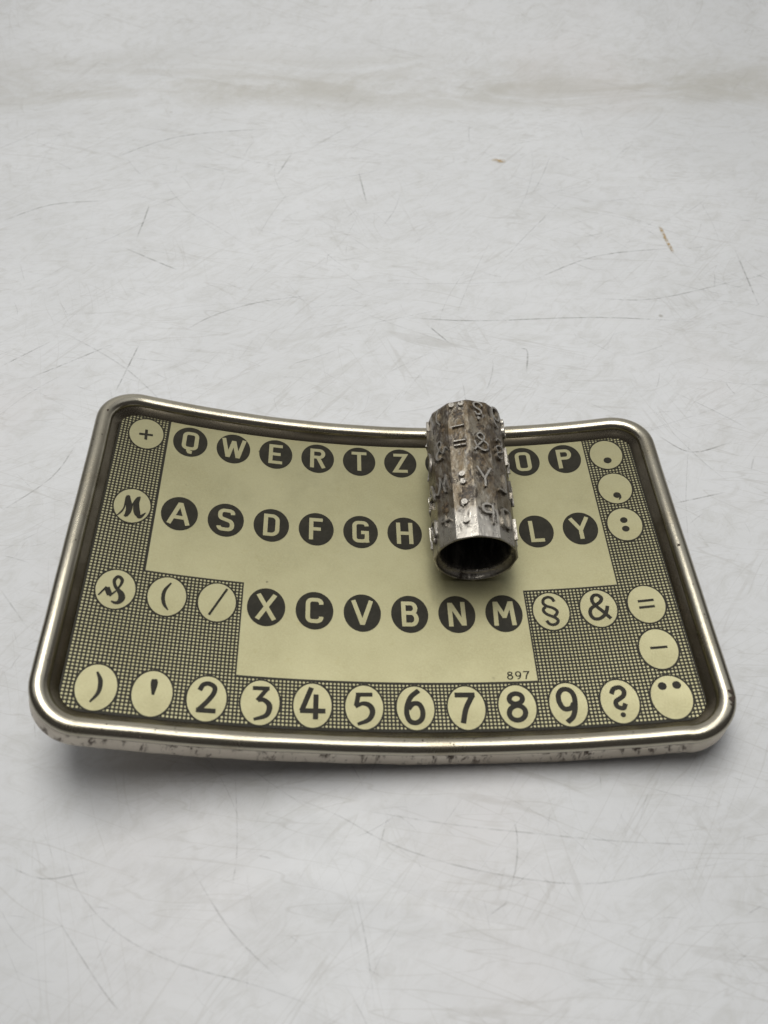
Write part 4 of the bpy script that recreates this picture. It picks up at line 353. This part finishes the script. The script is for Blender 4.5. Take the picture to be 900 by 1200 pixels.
# ------------------------------------------------------------------ tray frame of reference
R = 11.12671
DX = 0.463185
PW = Matrix(((0.9944208, -0.0337692, 0.0999345), (0.0339391, 0.9994239, 0.0), (-0.0998769, 0.0033917, 0.9949940)))
TRAY = Matrix.Translation(Vector((-0.0478, 6.5958, -7.0608 + 7.36)) * S) @ PW.to_4x4()
tray = bpy.data.objects.new('index_tray', None); COL.objects.link(tray); tray.matrix_world = TRAY
tray.empty_display_size = 0.02
tray['label'] = 'curved nickel-rimmed tin tray printed with a QWERTZ letter index'
tray['category'] = 'index tray'

def cyl(s, y, h):
    a = s / R
    return ((R - h) * math.sin(a) * S, y * S, (R - (R - h) * math.cos(a)) * S)

# ---- rim and skirt swept round the plate
XW, YT, YB, RC = 2.836, 0.245, -3.232, 0.21
def outline(step=0.05, nc=14):
    """points (x, y, nx, ny) of the inner edge, anticlockwise, denser round the corners"""
    P = []
    cs = [((XW - RC, YB + RC), -90), ((XW - RC, YT - RC), 0), ((-XW + RC, YT - RC), 90), ((-XW + RC, YB + RC), 180)]
    for i, (c, a0) in enumerate(cs):
        for k in range(nc + 1):
            a = math.radians(a0 + 90 * k / nc); P.append((c[0] + RC * math.cos(a), c[1] + RC * math.sin(a), math.cos(a), math.sin(a)))
        c2, a2 = cs[(i + 1) % 4]; a = math.radians(a0 + 90)
        p0 = P[-1]; b = math.radians(a2); p1 = (c2[0] + RC * math.cos(b), c2[1] + RC * math.sin(b))
        L = math.hypot(p1[0] - p0[0], p1[1] - p0[1]); n = int(L / step)
        for k in range(1, n): P.append((p0[0] + (p1[0] - p0[0]) * k / n, p0[1] + (p1[1] - p0[1]) * k / n, math.cos(a), math.sin(a)))
    return P
OUT = outline()
def wob(u, ph, amp=0.004):
    return amp * (math.sin(u * 1.7 + ph) + 0.6 * math.sin(u * 4.1 + 2.3 * ph) + 0.35 * math.sin(u * 9.3 + ph * 5.1)) / 1.6

def sweep(name, prof, mat, ragged=False):
    V, Fc, UV = [], [], []; n = len(OUT); m = len(prof); u = 0
    for i, (x, y, nx, ny) in enumerate(OUT):
        if i: u += math.hypot(x - OUT[i - 1][0], y - OUT[i - 1][1])
        du = wob(u, 0.4, 0.003); dh = wob(u, 2.1, 0.003)
        for j, (d, h) in enumerate(prof):
            dd, hh = d + (du if j > 5 or h > .08 or d > .15 else 0), h + (dh if j > 5 or h > .08 or d > .15 else 0)
            if ragged and h < -0.15: hh += 0.010 * abs(math.sin(u * 6.3)) * math.sin(u * 2.1 + 1) + rr.uniform(-.004, .004)
            V.append(cyl(x + nx * dd, y + ny * dd, hh)); UV.append((u, j / (m - 1)))
    for i in range(n):
        i2 = (i + 1) % n
        for j in range(m - 1): Fc.append((i * m + j, i2 * m + j, i2 * m + j + 1, i * m + j + 1))
    return link(name, mesh(name, V, Fc, UV), mat, tray, smooth=True)
rr = random.Random(3)
wall = [(-.012, -.035), (-.004, -.006), (0.006, 0.006), (.022, .020), (.042, .036), (.062, .050), (.081, .064)]
bead = []
for k in range(23):
    a = math.radians(190 - k * (190 + 52) / 22); bead.append((.160 + .083 * math.cos(a), .066 + .064 * math.sin(a)))
bead += [(.205, .008), (.198, -.004)]
sweep('rolled_rim', bead, M_NICKEL)
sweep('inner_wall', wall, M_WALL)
sk = [(.198, .014), (.214, .008), (.222, -.004), (.224, -.03), (.224, -.08), (.223, -.13), (.221, -.17), (.214, -.196), (.200, -.200), (.190, -.17), (.188, -.08)]
sweep('skirt', sk, M_SKIRT, ragged=True)

# ---- pits and rust where the plating has gone
def fleck(s, y, h, r, seed):
    q = random.Random(seed); V, Fc = [], []; n = 10
    V.append(cyl(s, y, h + r * .25)); w_ = [q.uniform(.6, 1.2) for _ in range(n)]
    for k in range(n): V.append(cyl(s + r * w_[k] * math.cos(6.2832 * k / n), y + r * w_[k] * math.sin(6.2832 * k / n), h - r * .5))
    for k in range(n): Fc.append((0, 1 + k, 1 + (k + 1) % n))
    link('rust_fleck', mesh('rust_fleck', V, Fc), M_RUST, tray, smooth=True)
q_ = random.Random(12)
FLECKS = [(-2.98, .10, .017), (2.985, -1.43, .016), (3.02, -3.06, .028), (3.035, -3.11, .024), (3.01, -3.13, .030), (3.045, -3.04, .018), (3.00, -3.18, .018)]
for _ in range(26): FLECKS.append((q_.uniform(-2.6, 2.6), YB - q_.uniform(.12, .22), q_.uniform(.005, .010)))
for _ in range(12): FLECKS.append((q_.choice((-1, 1)) * (XW + q_.uniform(.11, .22)), q_.uniform(-2.9, -.1), q_.uniform(.005, .010)))
def bead_h(s, y):
    d = max(abs(s) - XW, y - YT, YB - y)
    ax, ay = abs(s) - (XW - RC), (y - (YT - RC)) if y > -1 else ((YB + RC) - y)
    if ax > 0 and ay > 0: d = math.hypot(ax, ay) - RC
    c = max(-1, min(1, (d - .16) / .083)); return .066 + .064 * math.sqrt(1 - c * c)
for s, y, r in FLECKS: fleck(s, y, bead_h(s, y) + .002 + r * .3, r, int(1000 * (s + 9)))

# ---- sheets following the bend
def sheet(name, h, mat, grow, flip=False):
    V, Fc, UV = [], [], []; nx, ny = 240, 24
    for i in range(nx + 1):
        x = (XW + grow) * (-math.cos(math.pi * i / nx))
        c = max(0.0, abs(x) - (XW - RC)); q = (RC + grow)
        off = q - math.sqrt(max(0.0, q * q - c * c)) if c > 0 else 0
        y0, y1 = YB - grow + off, YT + grow - off
        for j in range(ny + 1):
            y = y0 + (y1 - y0) * j / ny; V.append(cyl(x, y, h)); UV.append((x, y))
    for i in range(nx):
        for j in range(ny):
            a = i * (ny + 1) + j; f = (a, a + ny + 1, a + ny + 2, a + 1); Fc.append(f[::-1] if flip else f)
    return link(name, mesh(name, V, Fc, UV), mat, tray, smooth=True)
sheet('face_plate', 0.0, M_FACE, 0.012)
sheet('base_plate', -0.12, M_SKIRT, 0.17, True)

# ------------------------------------------------------------------ glyphs as flat ribbons
def arc(cx, cy, rx, ry, a0, a1, n=8):
    return [(cx + rx * math.cos(math.radians(a0 + (a1 - a0) * k / n)), cy + ry * math.sin(math.radians(a0 + (a1 - a0) * k / n))) for k in range(n + 1)]
def rrect(hw, hh, r):
    P = arc(hw - r, hh - r, r, r, 0, 90, 5) + arc(-hw + r, hh - r, r, r, 90, 180, 5) + arc(-hw + r, -hh + r, r, r, 180, 270, 5) + arc(hw - r, -hh + r, r, r, 270, 360, 5)
    return P + [P[0]]
H = 0.128                                       # half height of the capitals, to the stroke centre
def letters():
    L = {}; w = .068; r = .045; Hh = H + w / 2 * .6
    L['Q'] = [[(x, y + .012) for x, y in rrect(w, H - .012, r)], [(-.012, -H + .03), (-.010, -H - .012), (.000, -H - .030), (.032, -H - .033)]]
    L['O'] = [rrect(w, H, r)]
    L['W'] = [[(-.118, Hh), (-.062, -H + .01), (-.052, -H + .01), (-.006, H - .03), (.006, H - .03), (.052, -H + .01), (.062, -H + .01), (.118, Hh)]]
    L['E'] = [[(.075, H), (-.058, H), (-.058, -H), (.078, -H)], [(-.04, 0), (.055, 0)]]
    L['R'] = [[(-.065, -Hh), (-.065, H), (.02, H)] + arc(.02, H - .055, .045, .055, 90, -90, 8)[1:] + [(-.045, H - .11)], [(.005, H - .12), (.072, -Hh)]]
    L['T'] = [[(-.088, H), (.088, H)], [(0, H - .02), (0, -Hh)]]
    L['Z'] = [[(-.078, H), (.064, H), (-.064, -H), (.082, -H)]]
    L['U'] = [[(-w, Hh)] + arc(-w + r, -H + r, r, r, 180, 270, 5) + arc(w - r, -H + r, r, r, 270, 360, 5) + [(w, Hh)]]
    L['I'] = [[(0, Hh), (0, -Hh)]]
    L['P'] = [[(-.062, -Hh), (-.062, H), (.02, H)] + arc(.02, H - .06, .045, .06, 90, -90, 8)[1:] + [(-.045, H - .12)]]
    L['A'] = [[(-.098, -Hh), (-.008, H - .005), (.008, H - .005), (.098, -Hh)], [(-.055, -.055), (.055, -.055)]]
    L['S'] = [[(.07, H - .052)] + arc(.03, H - .04, .04, .04, 0, 90, 5)[1:] + arc(-.02, H - .045, .045, .045, 90, 180, 6) + arc(-.02, H - .068, .045, .05, 180, 262, 5) + arc(.025, -.068, .045, .06, 82, 0, 5) + arc(.025, -H + .045, .045, .045, 0, -90, 6) + arc(-.03, -H + .04, .04, .04, 270, 180, 5)]
    L['D'] = [[(-.062, -H), (-.062, H), (.0, H)] + arc(.0, H - .065, .065, .065, 90, 0, 6)[1:] + arc(.0, -H + .065, .065, .065, 0, -90, 6) + [(-.083, -H)]]
    L['F'] = [[(.07, H), (-.055, H), (-.055, -Hh)], [(-.04, .0), (.05, .0)]]
    L['G'] = [[(w, H - .05)] + arc(w - r, H - r, r, r, 0, 90, 5)[1:] + arc(-w + r, H - r, r, r, 90, 180, 5) + arc(-w + r, -H + r, r, r, 180, 270, 5) + arc(w - r, -H + r, r, r, 270, 350, 5) + [(w, -.01), (.005, -.01)], [(w - .004, -.075), (w + .004, -Hh)]]
    L['H'] = [[(-.068, Hh), (-.068, -Hh)], [(.068, Hh), (.068, -Hh)], [(-.05, 0), (.05, 0)]]
    L['J'] = [[(.05, Hh)] + arc(.05 - r, -H + r, r, r, 0, -90, 5) + [(-.05, -H)]]
    L['K'] = [[(-.062, Hh), (-.062, -Hh)], [(.08, Hh), (-.045, -.02)], [(-.012, .02), (.085, -Hh)]]
    L['L'] = [[(-.05, Hh), (-.05, -H), (.078, -H)]]
    L['Y'] = [[(-.092, Hh), (0, -.02), (0, -Hh)], [(.092, Hh), (0.004, -.02)]]
    L['X'] = [[(-.085, Hh), (.085, -Hh)], [(.085, Hh), (-.085, -Hh)]]
    L['C'] = [[(w, H - .055)] + arc(w - r, H - r, r, r, 0, 90, 5)[1:] + arc(-w + r, H - r, r, r, 90, 180, 5) + arc(-w + r, -H + r, r, r, 180, 270, 5) + arc(w - r, -H + r, r, r, 270, 360, 5) + [(w, -H + .055)]]
    L['V'] = [[(-.092, Hh), (-.006, -H + .005), (.006, -H + .005), (.092, Hh)]]
    L['B'] = [[(-.062, -H), (-.062, H), (.015, H)] + arc(.015, H - .058, .045, .058, 90, -90, 8)[1:] + [(-.045, H - .116)], [(.01, H - .116)] + arc(.015, -H + .07, .052, .07, 80, -90, 8) + [(-.083, -H)]]
    L['N'] = [[(-.068, -Hh), (-.068, H - .012), (-.056, H - .012), (.056, -H + .012), (.068, -H + .012), (.068, Hh)]]
    L['M'] = [[(-.092, -Hh), (-.082, H - .008), (-.070, H - .008), (-.004, -.035), (.004, -.035), (.070, H - .008), (.082, H - .008), (.092, -Hh)]]
    return {k: [[(x, y, .043) for x, y in s] for s in v] for k, v in L.items()}
GL = letters()
GL.update(GLYPH)
def circ(x, y, r, n=16):
    return ('disc', x, y, r)
for k_, v_ in DOTS.items(): GL[k_] = [circ(*d) for d in v_]
GL['?'] = [GL['?'][0], circ(sum(q[0] for q in GL['?'][1]) / 2, GL['?'][1][0][1], 0.024)]
GL[','].append([(.036, -.10, .012), (.030, -.135, .020), (.010, -.165, .008)])

def tri_glyph(strokes, dz, sx=1.0, wk=1.0):
    """-> V (x, y, z-order offset), faces, boundary loops (for extrusion); each stroke slightly above the last"""
    V, Fc, loops = [], [], []
    for si, st in enumerate(strokes):
        b = len(V); z = si * dz
        if isinstance(st, tuple):
            _, x, y, r = st
            V.append((x * sx, y, z))
            for k in range(20): V.append((x * sx + r * math.cos(k * math.pi / 10), y + r * math.sin(k * math.pi / 10), z))
            for k in range(20): Fc.append((b, b + 1 + k, b + 1 + (k + 1) % 20))
            loops.append([b + 1 + k for k in range(20)]); continue
        P = [(x * sx, y, w_ * wk) for x, y, w_ in st]; n = len(P)
        closed = n > 4 and math.hypot(P[0][0] - P[-1][0], P[0][1] - P[-1][1]) < 1e-4
        if closed: P = P[:-1]; n -= 1
        Lr = []
        for i, (x, y, w_) in enumerate(P):
            def dirn(a, c):
                d = (c[0] - a[0], c[1] - a[1]); l = math.hypot(*d) or 1e-9; return (d[0] / l, d[1] / l)
            if closed: d0 = dirn(P[i - 1], P[i]); d1 = dirn(P[i], P[(i + 1) % n])
            else:
                d1 = dirn(P[i], P[i + 1]) if i < n - 1 else dirn(P[i - 1], P[i]); d0 = dirn(P[i - 1], P[i]) if i else d1
            t = (d0[0] + d1[0], d0[1] + d1[1]); l = math.hypot(*t) or 1e-9; t = (t[0] / l, t[1] / l)
            c = max(0.45, t[0] * d0[0] + t[1] * d0[1]); h = w_ / 2 / c
            nx, ny = -t[1], t[0]
            V.append((x + nx * h, y + ny * h, z)); V.append((x - nx * h, y - ny * h, z))
        m = n if closed else n - 1
        for i in range(m):
            a = b + 2 * i; c = b + 2 * ((i + 1) % n); Fc.append((a, a + 1, c + 1, c))
        if closed: loops.append([b + 2 * i for i in range(n)]); loops.append([b + 2 * i + 1 for i in range(n)][::-1])
        else: loops.append([b + 2 * i + 1 for i in range(n)] + [b + 2 * i for i in range(n)][::-1])
    return V, Fc, loops

def on_plate(V, cx, cy, h, scale=1.0):
    """points relative to the disc centre, in metres, following the bend"""
    ox, oy, oz = cyl(cx, cy, 0)
    out = []
    for x, y, z in V:
        p = cyl(cx + x * scale, cy + y * scale, h + z); out.append((p[0] - ox, p[1] - oy, p[2] - oz))
    return out

ROWS = {0: ['+', 'Q', 'W', 'E', 'R', 'T', 'Z', 'U', 'I', 'O', 'P', '.'],
        .5: {11: ','}, 1: ['scriptm', 'A', 'S', 'D', 'F', 'G', 'H', 'J', 'K', 'L', 'Y', ':'],
        2: ['scripts', '(', '/', 'X', 'C', 'V', 'B', 'N', 'M', 'sec', 'amp', '='], 2.5: {11: '-'},
        3: [')', "'", '2', '3', '4', '5', '6', '7', '8', '9', '?', '..']}
SAY = {'+': 'plus sign', 'scriptm': 'script M', 'scripts': 'script mark', 'sec': 'section sign', 'amp': 'ampersand', '(': 'opening bracket', ')': 'closing bracket',
       '/': 'slash', '=': 'equals sign', '-': 'dash', '.': 'full stop', ',': 'comma', ':': 'colon', '..': 'two dots', "'": 'apostrophe', '?': 'question mark'}
CAPS = set('QWERTZUIOPASDFGHJKLYXCVBNM')
DARK = CAPS
H1, H2 = 0.0022, 0.0040
for r, row in ROWS.items():
    items = row.items() if isinstance(row, dict) else enumerate(row)
    for c, g in items:
        cx, cy = (c - 5.5) * DX, -r
        dark = g in DARK
        rx, ry = (.182, .214) if dark else ((.175, .212) if r < 3 else (.170, .214))
        if c == 11 and r == 3: rx, ry = .180, .214
        n = 48; V, Fc, mi = [(0, 0, 0)], [], []
        for q in (.33, .66, 1.0): V += [(rx * q * math.cos(2 * math.pi * k / n), ry * q * math.sin(2 * math.pi * k / n), 0) for k in range(n)]
        for k in range(n):
            k2 = (k + 1) % n; Fc.append((0, 1 + k, 1 + k2)); mi.append(0)
            for q in range(2): a = 1 + q * n; Fc.append((a + k, a + n + k, a + n + k2, a + k2)); mi.append(0)
        if not dark:                              # printed ring round the cream discs
            V += [((rx + .016) * math.cos(2 * math.pi * k / n), (ry + .016) * math.sin(2 * math.pi * k / n), 0) for k in range(n)]
            for k in range(n): k2 = (k + 1) % n; a = 1 + 2 * n; Fc.append((a + k, a + n + k, a + n + k2, a + k2)); mi.append(1)
        me = mesh('key_disc', on_plate(V, cx, cy, H1), Fc, mi=mi)
        d = link('key_disc', me, [M_INK] if dark else [M_CREAM, M_INK], tray, smooth=True)
        d.location = cyl(cx, cy, 0)
        what = ('letter ' + g) if g in CAPS else SAY.get(g, 'figure ' + g)
        d['label'] = ('dark round key mark with pale ' if dark else 'cream round key mark with dark ') + what
        GV, GF, _ = tri_glyph(GL[g], 0.00018, wk=1.06 if dark else 1.13)
        k_ = 0.95 if dark else 1.0
        GV = on_plate([(x * k_, y * k_, z) for x, y, z in GV], cx, cy, H2)
        link('printed_character', mesh('printed_character', GV, GF), M_CREAM if dark else M_INK, d)

# small plate number in the corner of the cream field
GV, GF = [], []
for i, ch in enumerate('897'):
    v, f, _ = tri_glyph(GL[ch], 0.0006, wk=1.0)
    ys = [p[1] for p in v]; xs = [p[0] for p in v]; my = (max(ys) + min(ys)) / 2; mx = (max(xs) + min(xs)) / 2
    kx, ky = 0.058 / (max(xs) - min(xs)), 0.085 / (max(ys) - min(ys)); b = len(GV)
    GV += [((x - mx) * kx + (i - 1) * .078, (y - my) * ky, z) for x, y, z in v]; GF += [tuple(b + q for q in t_) for t_ in f]
o = link('printed_number', mesh('printed_number', on_plate(GV, 1.208, -2.684, 0.0015), GF), M_INK, tray); o.location = cyl(1.208, -2.684, 0)

# ------------------------------------------------------------------ the type sleeve lying on the tray
SL = Matrix(((0.9932096, 0.0111106, -0.1158067), (-0.0200087, 0.9969102, -0.0759592), (0.1146049, 0.0777605, 0.9903631))).to_4x4()
SLEEVE = TRAY @ Matrix.Translation(Vector((0.8429, -1.6419, 0.4487)) * S) @ SL
sleeve = bpy.data.objects.new('type_sleeve', None); COL.objects.link(sleeve); sleeve.matrix_world = SLEEVE; sleeve.empty_display_size = 0.01
sleeve['label'] = 'tarnished twelve-sided metal type sleeve lying on the tray, open mouth to the front'
sleeve['category'] = 'type sleeve'
RS, LS, NB = 0.412, 1.722, 12
def ring12(rad, y, per=6, bulge=0.0):
    P = []
    for k in range(12):
        a0, a1 = k * math.pi / 6, (k + 1) * math.pi / 6
        for q in range(per):
            f = q / per
            # corner slightly rounded
            px = rad * ((1 - f) * math.sin(a0) + f * math.sin(a1)); pz = rad * ((1 - f) * math.cos(a0) + f * math.cos(a1))
            P.append((px * S, y * S, pz * S))
    return P
def circle(rad, y, n=72):
    return [(rad * math.sin(2 * math.pi * k / n) * S, y * S, rad * math.cos(2 * math.pi * k / n) * S) for k in range(n)]
def loft(rings):
    V = [p for r_ in rings for p in r_]; n = len(rings[0]); Fc = []
    for j in range(len(rings) - 1):
        for i in range(n): Fc.append((j * n + i, j * n + (i + 1) % n, (j + 1) * n + (i + 1) % n, (j + 1) * n + i))
    return V, Fc
rings = [circle(.382, .008), circle(.386, .003), ring12(RS * .982, .003), ring12(RS * .997, .010)]
rings += [ring12(RS, .04)] + [ring12(RS * (1 + rr.uniform(-.002, .002)), .04 + (LS - .08) * k / 10) for k in range(1, 10)] + [ring12(RS, LS - .04), ring12(RS * .985, LS - .012), ring12(RS * .96, LS), circle(.36, LS), circle(.35, LS - .01)]
V, Fc = loft(rings)
body = link('sleeve_body', mesh('sleeve_body', V, Fc), M_SLEEVE, sleeve)
V, Fc = loft([circle(.382, .008), circle(.380, .060), circle(.352, .066), circle(.345, .072), circle(.343, .10)])
link('inner_lip', mesh('inner_lip', V, Fc), M_TYPE, sleeve, smooth=True)
V, Fc = loft([circle(.343, .10), circle(.325, .12), circle(.325, LS - .05), circle(.35, LS - .01)])
link('bore', mesh('bore', V, Fc), M_BORE, sleeve, smooth=True)

AP = RS * math.cos(math.pi / 12)
def blot(f, y, rx, ry, seed):
    """a crust of dried ink on one facet"""
    q = random.Random(seed); a = f * math.pi / 6; V = [(0, 0, 0.006)]
    n = 22; w_ = [q.uniform(.55, 1.15) for _ in range(n)]
    for lev, s in ((0.005, .6), (0.0012, 1.0)):
        for k in range(n): V.append((rx * s * w_[k] * math.cos(6.2832 * k / n), ry * s * w_[k] * math.sin(6.2832 * k / n), lev))
    Fc = [(0, 1 + k, 1 + (k + 1) % n) for k in range(n)] + [(1 + k, 1 + n + k, 1 + n + (k + 1) % n, 1 + (k + 1) % n) for k in range(n)]
    me = mesh('ink_crust', [tuple(c * S for c in p) for p in V], Fc); o = link('ink_crust', me, M_CRUST, sleeve, smooth=True)
    nrm = Vector((math.sin(a), 0, math.cos(a))); tx = Vector((math.cos(a), 0, -math.sin(a)))
    mt = Matrix((tx, Vector((0, 1, 0)), nrm)).transposed().to_4x4(); mt.translation = nrm * AP * S + Vector((0, y * S, 0)); o.matrix_local = mt
blot(-.42, .50, .085, .10, 1); blot(-.62, .42, .05, .05, 2); blot(-1.5, .42, .05, .10, 3); blot(.45, .92, .05, .08, 4); blot(-.5, 1.52, .06, .07, 5); blot(.6, 1.36, .05, .06, 6); blot(-1.4, 1.42, .06, .09, 7)
cache = {}
def raised(g):
    if g in cache: return cache[g]
    k = 0.80; h = 0.027
    V, Fc, loops = tri_glyph(GL[g], 0.0006, wk=0.64)
    V = [(-x * k, y * k, z + h) for x, y, z in V]      # type is mirror-written
    n = len(V); V2 = [(x * 1.0, y, -0.012) for x, y, z in V]
    cx = sum(p[0] for p in V) / n
    F2 = [f[::-1] for f in Fc]
    for lp in loops:
        for i in range(len(lp)):
            a, b = lp[i], lp[(i + 1) % len(lp)]; F2.append((a, b, b + n, a + n)[::-1])
    me = mesh('raised_character', [tuple(c * S for c in p) for p in V + V2], F2)
    bm = bmesh.new(); bm.from_mesh(me); bmesh.ops.recalc_face_normals(bm, faces=bm.faces); bm.to_mesh(me); bm.free()
    me.materials.append(M_TYPE); cache[g] = me; return me
gcache = {}
def grime_shade(g):  # widened glyph that paints shade and grime round each character
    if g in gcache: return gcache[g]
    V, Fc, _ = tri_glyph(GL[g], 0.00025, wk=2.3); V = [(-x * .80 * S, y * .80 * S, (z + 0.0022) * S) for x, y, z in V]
    me = mesh('grime_shade_patch', V, [f[::-1] for f in Fc]); me.materials.append(M_GRIME_SHADE); gcache[g] = me; return me
for col in range(12):
    f = (11 - col) - 0.5                                   # facet index measured clockwise from the top corner
    a = f * math.pi / 6
    for r, row in ROWS.items():
        g = row.get(col) if isinstance(row, dict) else row[col]
        if not g: continue
        o = bpy.data.objects.new('raised_character', raised(g)); COL.objects.link(o); o.parent = sleeve
        y = 0.265 + r * 0.432
        nrm = Vector((math.sin(a), 0, math.cos(a))); tx = Vector((math.cos(a), 0, -math.sin(a)))
        mt = Matrix((tx, Vector((0, 1, 0)), nrm)).transposed().to_4x4()
        mt = mt @ Matrix.Rotation(rr.uniform(-.03, .03), 4, 'Z')
        mt.translation = nrm * AP * S + Vector((0, y * S, 0)); o.matrix_local = mt
        gp = bpy.data.objects.new('grime_shade_patch', grime_shade(g)); COL.objects.link(gp); gp.parent = o
